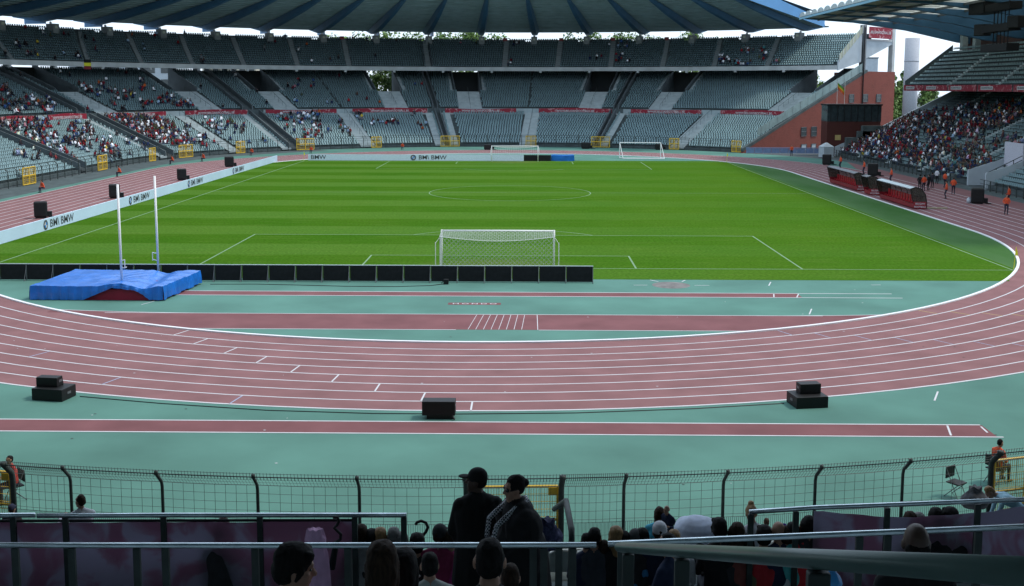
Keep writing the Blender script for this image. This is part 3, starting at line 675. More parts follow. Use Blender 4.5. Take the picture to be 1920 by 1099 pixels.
for i, y in enumerate([123.6, 113., 102.5, 92, 81.5, 71, 60.5, 50, 39.5, 29]):
    b = MB(); prof = [(RX0 + .6, mr_z(RX0) - .1, .15), (RX0 + 9, mr_z(RX0 + 9), .42), (RX0 + 18, mr_z(RX0 + 18), 1.3), (RX0 + 27, mr_z(RX0 + 27), 2.9), (RX0 + 33, mr_z(RX0 + 33), 3.3), (RX1, mr_z(RX1), 2.2)]
    b.prism([(x, y, z - .03) for x, z, d in prof] + [(x, y, z - d) for x, z, d in prof[::-1]], (0, -1.1, 0)); b.build('roof_beam', 'roof_blue', mr)
b = MB()
for j in range(7):
    x = RX0 + 3 + 4.2 * j; b = MB(); b.box((x, (MY0 + MY1) / 2, mr_z(x) - .22), (.22, MY1 - MY0, .3)); b.build('purlin', 'grey_metal', mr)
b = MB()
for i, y in enumerate([118.3, 107.7, 97.2, 86.7, 76.2, 65.7]):
    for j in range(6):
        for dy in (-1.6, 1.6):
            x = RX0 + 5.2 + 4.2 * j; b = MB(); b.box((x, y + dy, mr_z(x) - .1), (3.1, .7, .06)); b.build('roof_light', 'white_metal', mr)
b = MB()
for y in (108, 86, 64):
    x = RX0 + 36; b = MB(); b.bar((x, y, 5), (x, y, mr_z(x) - 2.5), .5, 10); b.build('roof_column', 'concrete', mr)
# tower column behind the main stand
b = MB(); b.bar((77.6, 150, 0), (77.6, 150, 21.6), 1.38, 24); b.bar((77.6, 150, 17.0), (77.6, 150, 17.25), 1.41, 24); o = b.build('tower_column', colour('tower_concrete', (.42, .44, .48)), None, True); tag(o, 'tall round pale concrete column behind the far end of the main stand', 'column')
# ------------------------------------------------------------------ brick end building
br = empty('brick_building', (60, 145, 0), 0, 'red brick end building with a sloping top beside the far grandstand', 'building', local=False)
fa = R(A0); rd = Vector((math.cos(fa), math.sin(fa), 0)); sd = Vector((math.sin(fa), -math.cos(fa), 0)); c0 = Vector((CXB, CFY, 0))
def bw(o, z, k=0.): return c0 + rd * (RB + o) + sd * k + Vector((0, 0, z))
OE = 49.6; topz = 15.2
b = MB(); b.prism([bw(-.6, 0, .1), bw(OE, 0, .1), bw(OE, topz, .1), bw(39.2, topz, .1), bw(UO0, 7.6, .1), bw(0, .9, .1)], sd * .5); b.build('brick_wall', 'brick', br)
b = MB(); b.prism([bw(OE - .3, 0, .05), bw(OE, 0, .05), bw(OE, topz, .05), bw(OE - .3, topz, .05)], -sd * 14); b.build('side_wall', 'brick', br)
b = MB(); b.prism([bw(-.6, .3, .62), bw(UO0, 7.45, .62), bw(39.2, 15.05, .62), bw(39.2, 15.55, .62), bw(UO0, 7.95, .62), bw(-.6, .9, .62)], -sd * .55); b.build('coping', 'concrete', br)
b = MB(); b.prism([bw(4, 3.0, .3), bw(UO0, 8.0, .3), bw(38.5, 15.45, .3), bw(38.5, 17.1, .3), bw(UO0, 9.7, .3), bw(4, 4.4, .3)], -sd * .06); g = b.build('glass_screen', 'parapet_glass', br)
b = MB()
for o in np.arange(5, 39, 2.4):
    z = 1.0 + (7.75 - .9) / UO0 * o if o < UO0 else 7.75 + (15.3 - 7.75) / (39.2 - UO0) * (o - UO0); b = MB(); b.bar(bw(o, z, .3), bw(o, z + 1.9, .3), .04); b.build('screen_post', 'grey_metal', br)
for (u0, v0, u1, v1) in ((1592, 177, 1600, 192), (1618, 177, 1626, 191), (1643, 177, 1651, 191), (1502, 239, 1511, 255), (1521, 238, 1530, 255), (1546, 208, 1553, 223), (1546, 238, 1553, 252), (1502, 271, 1511, 284), (1521, 270, 1529, 284)):
    def hit(u, v):
        r = Vector(ray(u, v)); p0 = Vector(CAM); return p0 + r * ((bw(0, 0, .6) - p0).dot(sd) / r.dot(sd))
    p, q = hit(u0, v0), hit(u1, v1); mid = (p + q) / 2; hw = (q - p).dot(rd) / 2; hh = (p.z - q.z) / 2
    b = MB(); w_ = [mid + rd * x + Vector((0, 0, z)) + sd * .02 for x, z in ((-hw, -hh), (hw, -hh), (hw, hh), (-hw, hh))]; b.prism(w_, sd * .05); o = b.build('window', 'glass_dark' if v0 < 265 else 'white_wall', br)
    b = MB()
    for z in (-hh, 0, hh): b.bar(mid + rd * -hw + Vector((0, 0, z)) + sd * .09, mid + rd * hw + Vector((0, 0, z)) + sd * .09, .07)
    for x in (-hw, hw): b.bar(mid + rd * x + Vector((0, 0, -hh)) + sd * .09, mid + rd * x + Vector((0, 0, hh)) + sd * .09, .07)
    b.build('window_frame', 'grey_metal', o).location = (0, 0, 0)
b = MB(); b.bar(bw(37.5, 5, .75), bw(37.5, 24, .75), .13); b.build('drain_pipe', 'black', br)
for o, ma in ((37.8, 'grey_metal'), (48.6, 'beam_pale')):
    b = MB(); b.prism([bw(o, topz, .4), bw(o + .9, topz, .4), bw(o + .9, 24.5, .4), bw(o, 24.5, .4)], -sd * 1.0); b.build('stair_tower_post', ma, br)
b = MB(); b.prism([bw(38.6, 17.6, .2), bw(48.7, 20.9, .2), bw(48.7, 21.4, .2), bw(38.6, 21.4, .2)], -sd * .3); b.build('tower_panel', 'white_wall', br)
b = MB(); b.prism([bw(38.6, 21.4, .3), bw(49.3, 21.4, .3), bw(49.3, 21.75, .3), bw(38.6, 21.75, .3)], -sd * 8); b.build('tower_slab', 'beam_pale', br)
# side wall of the upper tier
b = MB(); b.prism([bw(TO0 - .3, TZ0 - .9, .2), bw(BWO - 3.5, TZ0 + .9, .2), bw(BWO - 3.5, tz + .6, .2), bw(TO0 - .3, TZ0 + .9, .2)], -sd * .25); b.build('tier_side_wall', 'white_wall', br)
b = MB(); b.prism([bw(TO0 - .1, TZ0 + .9, .26), bw(BWO - 3.4, tz + .5, .26), bw(BWO - 3.4, tz + 2.0, .26), bw(TO0 - .1, TZ0 + 2.2, .26)], -sd * .06); b.build('tier_side_glass', colour('yellowed_glass', (.38, .40, .30), rough=.3), br)
b = MB()
for i in range(8):
    k = i / 7; o = TO0 + (BWO - 3.4 - TO0) * k; b.bar(bw(o, TZ0 + .9 + (tz - TZ0 - .4) * k, .3), bw(o, TZ0 + 2.3 + (tz - TZ0 - .3) * k, .3), .06); b.build('tier_side_post', 'white_metal', br); b = MB()
b = MB(); mid_o, mid_zz = 43.4, 22.95
b.prism([bw(38.9, 21.9, .75), bw(47.6, 21.9, .75), bw(47.6, 24.2, .75), bw(38.9, 24.2, .75)], sd * .05); bn = b.build('banner', 'banner'); tag(bn, 'red banner with pale lettering hung on top of the brick stair tower', 'banner')
t = text('lettering', 'BELGIANFOOTBALL.BE', .75, bn, bw(43.3, 23.1, .82), (math.pi / 2, 0, fa - math.pi / 2 + math.pi / 2), 'white_line'); t.rotation_euler = (math.pi / 2, 0, fa)
# commentary box
cb = empty('commentary_box', (58.5, 126.7, 0), 0, 'dark brown commentary box with a black glass front before the brick building', 'kiosk', local=False)
def cbx(u, v): return at_dist(u, v, 124.7 + 73.26)
p0, p1, p2 = cbx(1552, 198), cbx(1652, 228), cbx(1652, 262)
x0, x1, zt, zm, zb = p0.x, p1.x, p0.z, p1.z, p2.z
b = MB(); b.box(((x0 + x1) / 2, 126.7, (zt + zm) / 2), (x1 - x0, 4, zt - zm)); b.build('glass_front', 'glass_dark', cb)
b = MB(); b.box(((x0 + x1) / 2, 126.7, zt + .13), (x1 - x0 + .3, 4.3, .26)); b.build('roof', 'black', cb)
brown = colour('cladding_brown', (.075, .018, .014), rough=.6)
b = MB(); b.box(((x0 + x1) / 2, 126.8, zm / 2 - .002), (x1 - x0 - .1, 4, zm)); b.build('base_cladding', brown, cb)
b = MB()
for i in range(8): b = MB(); b.box((x0 + (x1 - x0) * (i + .5) / 8, 124.67, (zt + zm) / 2), (.09, .06, zt - zm)); b.build('mullion', 'black', cb)
b = MB(); b.box((x0 + 2.0, 124.78, zb + .35), (1.0, .06, .9)); b.build('lit_window', colour('warm_window', (.5, .38, .15)), cb)  # lit look is put into the pane's warm colour, nothing glows
# terrace blocks stepping down beside it
b = MB()
for u, v, w_ in ((1640, 236, 4.2), (1628, 246, 3.6), (1606, 258, 3.6)):
    p = at_dist(u, v, 122.9 + 73.26); b.box((p.x, 123.2, p.z / 2), (w_, 1.2, p.z))
o = b.build('stepped_wall', 'concrete'); tag(o, 'pale stepped concrete wall at the far end of the main stand terrace', 'wall')
# ------------------------------------------------------------------ seats
def seat_mesh_near():
    b = MB()
    b.box((0, .02, .43), (.42, .40, .05)); b.box((0, -.19, .62), (.42, .05, .40), 0)
    b.tube([(-.21, -.19, .42), (-.2, -.22, .8), (-.1, -.23, .85), (.1, -.23, .85), (.2, -.22, .8), (.21, -.19, .42)], .028, 6)
    return b
SEATV = np.array([(-.19, .2, .42), (.19, .2, .42), (.19, -.15, .40), (-.19, -.15, .40), (.17, -.22, .74), (-.17, -.22, .74), (.19, .2, .37), (-.19, .2, .37), (.19, -.21, .37), (-.19, -.21, .37)])
SEATF = [(0, 1, 2, 3), (3, 2, 4, 5), (7, 6, 1, 0), (9, 8, 6, 7), (5, 4, 8, 9), (1, 6, 8, 2), (2, 8, 4, 2), (0, 3, 9, 7)]
SEATF = [f if len(set(f)) == 4 else (2, 8, 4) for f in SEATF]
seats = []                                               # x, y, z, heading(facing), tier id, row, a
def row_bowl(o0, z0, n, d, r, a0, a1, holes, tier, hk=None, sp=.52):
    for i in range(n):
        o = o0 + d * i + .5; z = z0 + r * i; a = a0 + rng.uniform(0, .5)
        hs = list(holes) if hk is None or i < hk[0] else list(holes) + hk[1]
        while a < a1:
            st = sp / (RB + o) * 180 / math.pi if (a <= 180 or a > 180 + SL) else sp
            for ha, hw in hs:
                ww = hw / (RB + o) * 180 / math.pi if (a <= 180 or a > 180 + SL) else hw
                if abs(a - ha) < ww: a = ha + ww + rng.uniform(0, .4) * sp / (RB + o) * 57; break
            x, y = bowl(a, o); seats.append((x, y, z, facing(a) + math.pi / 2, tier, i, a)); a += st
lw = [(a, 1.7) for a in STAIRS] + [(a, 1.55 if a > 110 else .9) for a in WALLS] + [(a + 1.75, 1.2) for a in WALLS if 100 < a < 190] + [(72.6 - 1.9, 1.0), (102.4 - 1.9, 1.0)]
row_bowl(LO0, LZ0, LN, LD, LR, A0 + .9, A1 - 6, lw, 'lower')
mw = [(a, 1.55 if a > 110 else .9) for a in WALLS] + [(a, .25) for a in (87.2, 118.)]
vlow = [(v, 2.65) for v in VOM]
row_bowl(UO0, UZ0, 11, UD, UR, A0 + 1., 205, mw + vlow, 'middle')
row_bowl(UO0 + 11 * UD, UZ0 + 11 * UR, UN - 11, UD, UR, A0 + 1., 200, mw + [(v, 4.0) for v in VOM], 'middle2')
for i in range(TN):
    k = i / TN
    row_bowl(TO0 + TD * i, TZ0 + TR * i, 1, TD, TR, A0 + .8, 200, [(a + (t - a) * k, .75) for a, t in zip(UAIS, UAIS_T)] + ([(a, 1.0) for a in RIBS] if i > 11 else []), 'upper')
for i in range(MN):
    x = MX0 + MD * i + .5; y = 30.
    while y < MY1 - .5:
        if not any(abs(y - q) < .9 for q in (112., 97.5, 83, 73.)) and not (i < 6 and VY0 - .6 < y < VY1 + .6) and abs(y - 65.4) > .5: seats.append((x, y, MZ0 + MRR * i, math.pi / 2, 'main', i, y))
        y += .52
for i in range(UNN):
    x = UX0 + UDD * i + .5; y = 48.
    while y < MY1 - .6:
        if not any(abs(y - q) < .6 for q in (104.5, 86.2, 68, 50)): seats.append((x, y, UZ_ + URR * i, math.pi / 2, 'mainup', i, y))
        y += .52
SE = np.array([s[:4] for s in seats]); ST = np.array([s[4] for s in seats]); SR = np.array([s[5] for s in seats]); SA = np.array([s[6] for s in seats])
pu, pv, pd = proj(SE[:, :3] + [0, 0, .5])
vis = (pu > -25) & (pu < 1945) & (pv > -10) & (pd > 0)
SE, ST, SR, SA, pu, pv, pd = SE[vis], ST[vis], SR[vis], SA[vis], pu[vis], pv[vis], pd[vis]
# near stand seats beside the pale stair
nears = []
for i in range(LN):
    o = LO0 + LD * i + .45
    a = NA0
    for side in (1, -1):
        for j in range(14 if side > 0 else 9):
            az = NST + side * (1.25 + .52 * j) / (RB + o) * 180 / math.pi; x, y = bowl(az, o); u, v, d = proj((x, y, LZ0 + LR * i + .8))
            if -30 < u[0] < 1950 and v[0] < 1130: nears.append((x, y, LZ0 + LR * i, facing(az) + math.pi / 2))
nm = seat_mesh_near().build('stadium_seat', colour('seat_near', (.30, .33, .32), rough=.45))
def ordinal(n): return {1: 'first', 2: 'second', 3: 'third', 4: 'fourth', 5: 'fifth', 6: 'sixth', 7: 'seventh', 8: 'eighth', 9: 'ninth', 10: 'tenth', 11: 'eleventh', 12: 'twelfth', 13: 'thirteenth', 14: 'fourteenth', 15: 'fifteenth', 16: 'sixteenth', 17: 'seventeenth', 18: 'eighteenth'}.get(n, '%dth' % n)
proto_far = MB(); proto_far.add([tuple(v) for v in SEATV], SEATF); pf = proto_far.build('stadium_seat', 'seat')
# the 300 seats that show largest
taken_near = nears[:150]
for i, (x, y, z, h) in enumerate(taken_near):
    o = nm if i == 0 else nm.copy()
    if i: COL.objects.link(o)
    o.location = (x, y, z); o.rotation_euler = (0, 0, h)
    tag(o, 'grey plastic tip-up seat in the near lower tier facing the pitch', 'seat', 'seats of the near lower tier')
order = np.argsort(pd); nind = 300 - len(taken_near); first = True
ind = set(order[:nind].tolist())
for i in order[:nind]:
    o = pf if first else pf.copy()
    if not first: COL.objects.link(o)
    first = False; o.location = SE[i, :3]; o.rotation_euler = (0, 0, SE[i, 3])
    left = SE[i, 0] < 0
    tag(o, 'empty-looking pale grey seat low in the %s stand' % ('left sunlit' if left else 'right main'), 'seat', 'nearest seats of the %s stand' % ('left' if left else 'right'))
    o['label'] = 'pale grey moulded seat low in the %s' % ('sunlit stand at the left edge' if left else 'main stand beside the passage at the right edge')
def instance_mesh(name, V, F, xf, m, cols=None, mids=None):
    """one mesh holding many placed copies: V (n,3), F list, xf (k,4)=x,y,z,heading"""
    k, n = len(xf), len(V); c, s = np.cos(xf[:, 3]), np.sin(xf[:, 3])
    sc = xf[:, 4] if xf.shape[1] > 4 else np.ones(k)
    X = (V[None, :, 0] * c[:, None] - V[None, :, 1] * s[:, None]) * sc[:, None] + xf[:, 0:1]; Y = (V[None, :, 0] * s[:, None] + V[None, :, 1] * c[:, None]) * sc[:, None] + xf[:, 1:2]; Z = V[None, :, 2] * sc[:, None] + xf[:, 2:3]
    verts = np.stack([X, Y, Z], -1).reshape(-1, 3)
    li = np.concatenate([np.array(f) for f in F]); ln = np.array([len(f) for f in F]); nl = len(li)
    loops = (li[None, :] + (np.arange(k) * n)[:, None]).ravel(); tot = np.tile(ln, k); start = np.concatenate([[0], np.cumsum(tot)[:-1]])
    me = bpy.data.meshes.new(name); me.vertices.add(len(verts)); me.vertices.foreach_set('co', verts.ravel()); me.loops.add(len(loops)); me.loops.foreach_set('vertex_index', loops.astype(np.int32)); me.polygons.add(len(tot)); me.polygons.foreach_set('loop_start', start.astype(np.int32)); me.polygons.foreach_set('loop_total', tot.astype(np.int32))
    for q in (m if isinstance(m, list) else [m]): me.materials.append(M[q] if isinstance(q, str) else q)
    if mids is not None: me.polygons.foreach_set('material_index', np.tile(np.array(mids, np.int32), k))
    me.update(); me.validate()
    if cols is not None:
        at = me.attributes.new('cloth', 'FLOAT_COLOR', 'POINT'); cc = np.repeat(np.concatenate([cols, np.ones((k, 1))], 1), n, 0); at.data.foreach_set('color', cc.astype(np.float32).ravel())
    return me
keep = np.array([i for i in range(len(SE)) if i not in ind])
sx = SE[keep].copy(); sx[:, 3] += rng.normal(0, .03, len(sx)); sx[:, :2] += rng.normal(0, .012, (len(sx), 2))
me = instance_mesh('seat_rows', SEATV, SEATF, sx, 'seat'); o = bpy.data.objects.new('seat_rows', me); COL.objects.link(o); tag(o, 'rows upon rows of small grey plastic seats filling the stands', 'seats', kind='stuff')
# ------------------------------------------------------------------ people
def capsule_d(P, a, b, ra, rb):
    ab = b - a; t = np.clip(((P - a) @ ab) / max(ab @ ab, 1e-9), 0, 1); return np.linalg.norm(P - (a + t[:, None] * ab), axis=1) - (ra + (rb - ra) * t)
class Fig:
    def __init__(s): s.p = []
    def cap(s, a, b, ra, rb=None, t='skin'): s.p.append(('c', np.array(a, float), np.array(b, float), ra, ra if rb is None else rb, t))
    def ell(s, c, r, t='skin', Rm=None): s.p.append(('e', np.array(c, float), np.array(r, float), Rm if Rm is not None else np.eye(3), 0, t))
    def mesh(s, name, voxel, slots, noise=0., smooth=4, dec=None):
        b = MB()
        for q in s.p:
            if q[0] == 'c':
                a, c, ra, rb = q[1], q[2], q[3], q[4]; d = c - a; l = np.linalg.norm(d)
                if l < 1e-4: b.sphere(a, ra, 12); continue
                d = d / l; pts, rs = [], []
                for k in (-.95, -.7, -.3): pts.append(a + d * ra * k); rs.append(ra * math.sqrt(1 - k * k))
                for k in (0, .5, 1.): pts.append(a + d * l * k); rs.append(ra + (rb - ra) * k)
                for k in (.3, .7, .95): pts.append(c + d * rb * k); rs.append(rb * math.sqrt(1 - k * k))
                b.tube(pts, rs, 12)
            else:
                o = len(b.v); b.sphere((0, 0, 0), tuple(q[2]), 16)
                for i in range(o, len(b.v)): b.v[i] = tuple(q[3] @ np.array(b.v[i]) + q[1])
        me = bpy.data.meshes.new('t'); me.from_pydata([tuple(map(float, v)) for v in b.v], [], b.f); o = bpy.data.objects.new('t', me); COL.objects.link(o)
        r = o.modifiers.new('r', 'REMESH'); r.mode = 'VOXEL'; r.voxel_size = voxel
        sm = o.modifiers.new('s', 'SMOOTH'); sm.factor = .5; sm.iterations = smooth
        if dec: dm = o.modifiers.new('d', 'DECIMATE'); dm.ratio = dec
        dg = bpy.context.evaluated_depsgraph_get(); out = bpy.data.meshes.new_from_object(o.evaluated_get(dg)); bpy.data.objects.remove(o); out.name = name
        n = len(out.vertices); V = np.empty(n * 3); out.vertices.foreach_get('co', V); V = V.reshape(-1, 3)
        if noise:
            nn = V - V.mean(0); nn /= np.linalg.norm(nn, axis=1)[:, None] + 1e-6; V = V + nn * (noise * 1.4 * np.sin(V[:, 0:1] * 33 + 1.3) * np.cos(V[:, 2:3] * 29) + noise * rng.normal(0, .35, (n, 1))); V = V + noise * np.stack([np.sin(V[:, 2] * 61 + V[:, 0] * 47) * np.cos(V[:, 1] * 53), np.sin(V[:, 0] * 57 + V[:, 1] * 43), np.sin(V[:, 0] * 71) * np.cos(V[:, 1] * 67)], 1); out.vertices.foreach_set('co', V.ravel())
        F = len(out.polygons); C = np.empty(F * 3); out.polygons.foreach_get('center', C); C = C.reshape(-1, 3)
        best = np.full(F, 1e9); tg = np.zeros(F, np.int32); names = list(slots)
        for q in s.p:
            if q[0] == 'c': d = capsule_d(C, q[1], q[2], q[3], q[4])
            else: L = (C - q[1]) @ q[3]; d = (np.linalg.norm(L / q[2], axis=1) - 1) * q[2].min()
            k = names.index(q[5]); w = d < best; best[w] = d[w]; tg[w] = k
        out.materials.clear()
        for k in names: out.materials.append(slots[k])
        out.polygons.foreach_set('material_index', tg); out.polygons.foreach_set('use_smooth', [True] * F); out.update(); return out
def ik(a, t, l1, l2, pole):
    a, t, pole = map(lambda q: np.array(q, float), (a, t, pole)); d = t - a; L = np.linalg.norm(d); L2 = min(L, (l1 + l2) * .999); d = d / max(L, 1e-6); t = a + d * L2
    k = (l1 * l1 - l2 * l2 + L2 * L2) / (2 * L2); h = math.sqrt(max(l1 * l1 - k * k, 0)); p = pole - d * (pole @ d); p = p / max(np.linalg.norm(p), 1e-6); return a + d * k + p * h, t
def rotm(yaw, pitch=0., roll=0.): return np.array((Matrix.Rotation(yaw, 3, 'Z') @ Matrix.Rotation(-pitch, 3, 'X') @ Matrix.Rotation(roll, 3, 'Y')))
def figure(hip, lean=.05, side=0., feet=None, hands=None, head=(0, 0), bulk=1., sleeve=True, coat=0., shorts=False, fem=False, neck=True, fingers=True, elbow=None, bend=0., hood=False, kneepole=(0, 1, .35)):
    """facing +Y; returns body figure, head frame"""
    f = Fig(); hp = np.array(hip, float)
    u = np.array([math.sin(side), math.sin(lean) * math.cos(side), math.cos(lean) * math.cos(side)]); l2 = lean + bend
    u2 = np.array([math.sin(side), math.sin(l2) * math.cos(side), math.cos(l2) * math.cos(side)])
    X = np.array([1., 0, 0]); k = bulk; kw = .93 if fem else 1.
    wst = hp + u * .2; ch = wst + (u + u2) / 2 * .17; sh = ch + u2 * .1; nb = sh + u2 * .06
    f.ell(hp, (.165 * k, .125 * k, .12), 'legs')
    f.cap(wst, sh, .125 * k, .10 * k, 'top')
    for sx in (-1, 1):
        f.cap(hp + X * .075 * sx * k + u * .06, wst + X * .07 * sx * k, .112 * k, .108 * k, 'top'); f.cap(wst + X * .07 * sx * k, ch + X * .085 * sx * kw * k, .108 * k, .118 * k, 'top'); f.cap(ch + X * .085 * sx * kw * k, sh + X * .09 * sx * kw, .116 * k, .085 * k, 'top')
        f.cap(sh + X * .06 * sx + u2 * .035, sh + X * .175 * sx * kw + u2 * .0, .06, .062 * k, 'top'); f.cap(sh + X * .03 * sx + u2 * .085 - np.array([0, .01, 0]), sh + X * .13 * sx * kw + u2 * .02, .05, .06, 'top')
    if coat:
        f.cap(hp + u * .1, hp - u * coat, .17 * k, .19 * k, 'top')
        for sx in (-1, 1): f.cap(hp + X * .1 * sx + u * .05, hp + X * .12 * sx - u * coat, .11 * k, .12 * k, 'top')
    for i, sx in enumerate((-1, 1)):
        s0 = sh + X * .185 * sx * kw; hd = np.array(hands[i], float); pole = elbow[i] if elbow else (sx * .5, -.6, -.5)
        el, hd = ik(s0, hd, .29, .26, pole); f.cap(s0, el, .056 * k, .047 * k, 'top'); f.cap(el, hd, .045 * (k if sleeve else .9), .031, 'top' if sleeve else 'skin')
        d = (hd - el) / np.linalg.norm(hd - el); side_ = np.cross(d, [0, 0, 1.]); side_ = side_ / max(np.linalg.norm(side_), 1e-6); nrm = np.cross(side_, d)
        f.cap(hd, hd + d * .07, .028, .034, 'skin')
        if fingers:
            for j, ln in enumerate((.065, .075, .07, .055)):
                r0 = hd + d * .085 + side_ * (j - 1.5) * .021; m = r0 + d * ln * .55 - nrm * .008; f.cap(r0, m, .0105, .0095, 'skin'); f.cap(m, m + d * ln * .4 - nrm * .022, .0095, .008, 'skin')
            tb = hd + d * .03 - side_ * sx * .03; f.cap(tb, tb + d * .045 - side_ * sx * .03, .012, .010, 'skin')
    for i, sx in enumerate((-1, 1)):
        h0 = hp + X * .095 * sx * k - u * .02; ft = np.array(feet[i], float); kn, ft = ik(h0, ft, .44, .43, kneepole)
        f.cap(h0, kn, .092 * k, .064 * k, 'legs'); f.cap(kn, ft, .064 * k, .045, 'skin' if shorts else 'legs'); f.cap(ft + [0, -.03, -.03], ft + [0, .15, -.045], .042, .034, 'shoe')
    hb = nb + u2 * .018 + np.array([0, .012, 0]); Rm = rotm(*head[:2], *(head[2:] or (0,)))
    hc = hb + u2 * .03 + Rm @ np.array([0, .015, .135]); f.cap(nb - u2 * .02, hb + Rm @ np.array([0, .0, .06]), .058, .054, 'skin')
    if coat:
        for t_ in np.arange(0, 6.28, .52): q_ = nb + np.array([math.cos(t_) * .062, math.sin(t_) * .06 - .004, 0]); f.cap(q_ - u2 * .02, q_ + u2 * .055, .022, .018, 'top')
    if hood: f.cap(nb + X * -.07 + [0, -.05, .0], nb + X * .07 + [0, -.05, .0], .065, .065, 'top')
    E = lambda c, r, t='skin': f.ell(hc + Rm @ np.array(c), r, t, Rm)
    Cc = lambda a, c, ra, rb, t='skin': f.cap(hc + Rm @ np.array(a), hc + Rm @ np.array(c), ra, rb, t)
    E((0, -.012, .022), (.075, .094, .098)); E((0, .022, -.04), (.062, .068, .085)); Cc((-.018, .062, -.098), (.018, .062, -.098), .026, .026); Cc((0, .082, .012), (0, .108, -.028), .011, .016)
    Cc((-.035, .078, .03), (.035, .078, .03), .016, .016); Cc((-.018, .085, -.062), (.018, .085, -.062), .010, .010)
    for sx in (-1, 1): E((sx * .076, -.008, -.012), (.012, .024, .034)); Cc((sx * .045, .058, -.02), (sx * .04, .06, -.055), .02, .018)
    return f, hc, Rm, dict(top=sh, nb=nb, hip=hp, u2=u2)
def hair_fig(hc, Rm, style):
    f = Fig(); E = lambda c, r: f.ell(hc + Rm @ np.array(c), r, 'hair', Rm); Cc = lambda a, c, ra, rb: f.cap(hc + Rm @ np.array(a), hc + Rm @ np.array(c), ra, rb, 'hair')
    if style == 'short': E((0, -.026, .036), (.081, .094, .096)); E((0, -.05, -.01), (.072, .062, .075))
    if style == 'crop': E((0, -.022, .03), (.0785, .0935, .097)); E((0, -.045, -.012), (.07, .06, .07))
    if style == 'thick': E((0, -.018, .05), (.092, .108, .098)); E((0, -.055, .0), (.085, .07, .09)); Cc((-.05, .06, .085), (.05, .06, .085), .03, .03); Cc((.08, .02, .02), (.078, .0, -.03), .018, .012); Cc((-.08, .02, .02), (-.078, .0, -.03), .018, .012)
    if style == 'long': E((0, -.024, .036), (.089, .102, .098)); Cc((0, -.05, 0), (0, -.055, -.2), .085, .062); Cc((-.055, -.01, .0), (-.06, -.01, -.15), .035, .03); Cc((.055, -.01, .0), (.06, -.01, -.15), .035, .03)
    if style == 'bun': E((0, -.024, .036), (.084, .098, .096)); E((0, -.05, 0), (.075, .06, .07)); E((.0, -.118, .03), (.042, .042, .042))
    if style == 'topbun': E((0, -.024, .036), (.084, .098, .096)); E((0, -.05, 0), (.075, .06, .07)); E((.0, -.03, .14), (.045, .045, .04))
    if style == 'bald': E((0, -.055, -.02), (.0725, .055, .055))
    if style == 'tail': E((0, -.024, .036), (.084, .098, .096)); E((0, -.05, 0), (.075, .06, .07)); Cc((0, -.115, .03), (0, -.14, -.14), .03, .02)
    return f
def cap_fig(hc, Rm, brim=True):
    f = Fig(); f.ell(hc + Rm @ np.array((0, -.016, .045)), (.086, .103, .09), 'cap', Rm); f.ell(hc + Rm @ np.array((0, -.02, .02)), (.086, .102, .045), 'cap', Rm)
    if brim: f.ell(hc + Rm @ np.array((0, .115, .035)), (.062, .075, .012), 'cap', Rm)
    return f
NC = {}
def cloth_mat(c, fold=.35):
    k = tuple(round(x, 3) for x in c)
    if k not in NC: NC[k] = mat('cloth_%d' % len(NC), c, .9, .22, 7, bump=fold, bscale=9, detail=6)
    return NC[k]
def person(label, loc, heading, fig, skin='skin', top=(.02, .02, .025), legs=(.03, .035, .05), shoe='shoe', hair=None, haircol='hair_brown', cap=None, voxel=.012, group=None, scale=1., eyes=True, name='person', extra=None):
    f, hc, Rm, inf = fig
    me = f.mesh(name, voxel, {'skin': M[skin], 'top': cloth_mat(top), 'legs': cloth_mat(legs), 'shoe': M[shoe]})
    o = bpy.data.objects.new(name, me); COL.objects.link(o); tag(o, label, 'person', group); o.scale = (scale,) * 3
    def part(nm, mesh_): p = bpy.data.objects.new(nm, mesh_); COL.objects.link(p); p.parent = o; return p
    if hair: part('hair', hair_fig(hc, Rm, hair).mesh('hair', min(voxel, .012), {'hair': M[haircol]}, noise=.0032, smooth=1))
    if cap is not None: part('cap', cap_fig(hc, Rm).mesh('cap', .009, {'cap': cloth_mat(cap)}))
    if eyes:
        for sx in (-1, 1):
            g = Fig(); g.ell(hc + Rm @ np.array((sx * .031, .077, .004)), (.012, .008, .008), 'e', Rm); part('eye', g.mesh('eye', .004, {'e': colour('eye_dark', (.03, .025, .02), rough=.2)}, smooth=1))
    if heading is not None: o.rotation_euler = (0, 0, heading)
    if loc is not None: o.location = loc
    o['_local'] = 1
    return o, hc, Rm, inf, part
def place_head(o, hc, u, v, d, scale=1., top=.125):
    """put the crown of the head where the photo shows it, at ground distance d"""
    p = at_dist(u, v, d); c, s = math.cos(o.rotation_euler.z), math.sin(o.rotation_euler.z); hx, hy, hz = hc[0] * scale, hc[1] * scale, (hc[2] + top) * scale
    o.location = (p.x - hx * c + hy * s, p.y - hx * s - hy * c, p.z - hz)
def sit(**k):
    d = dict(hip=(0, 0, .53), lean=.12, feet=((-.13, .42, .08), (.13, .42, .08)), hands=((-.13, .36, .62), (.13, .36, .62)), head=(0, .1)); d.update(k); return figure(**d)
def stand_(**k):
    d = dict(hip=(0, 0, .93), lean=.02, feet=((-.11, 0, .085), (.11, .03, .085)), hands=((-.27, .05, .83), (.27, .08, .83)), head=(0, 0)); d.update(k); return figure(**d)
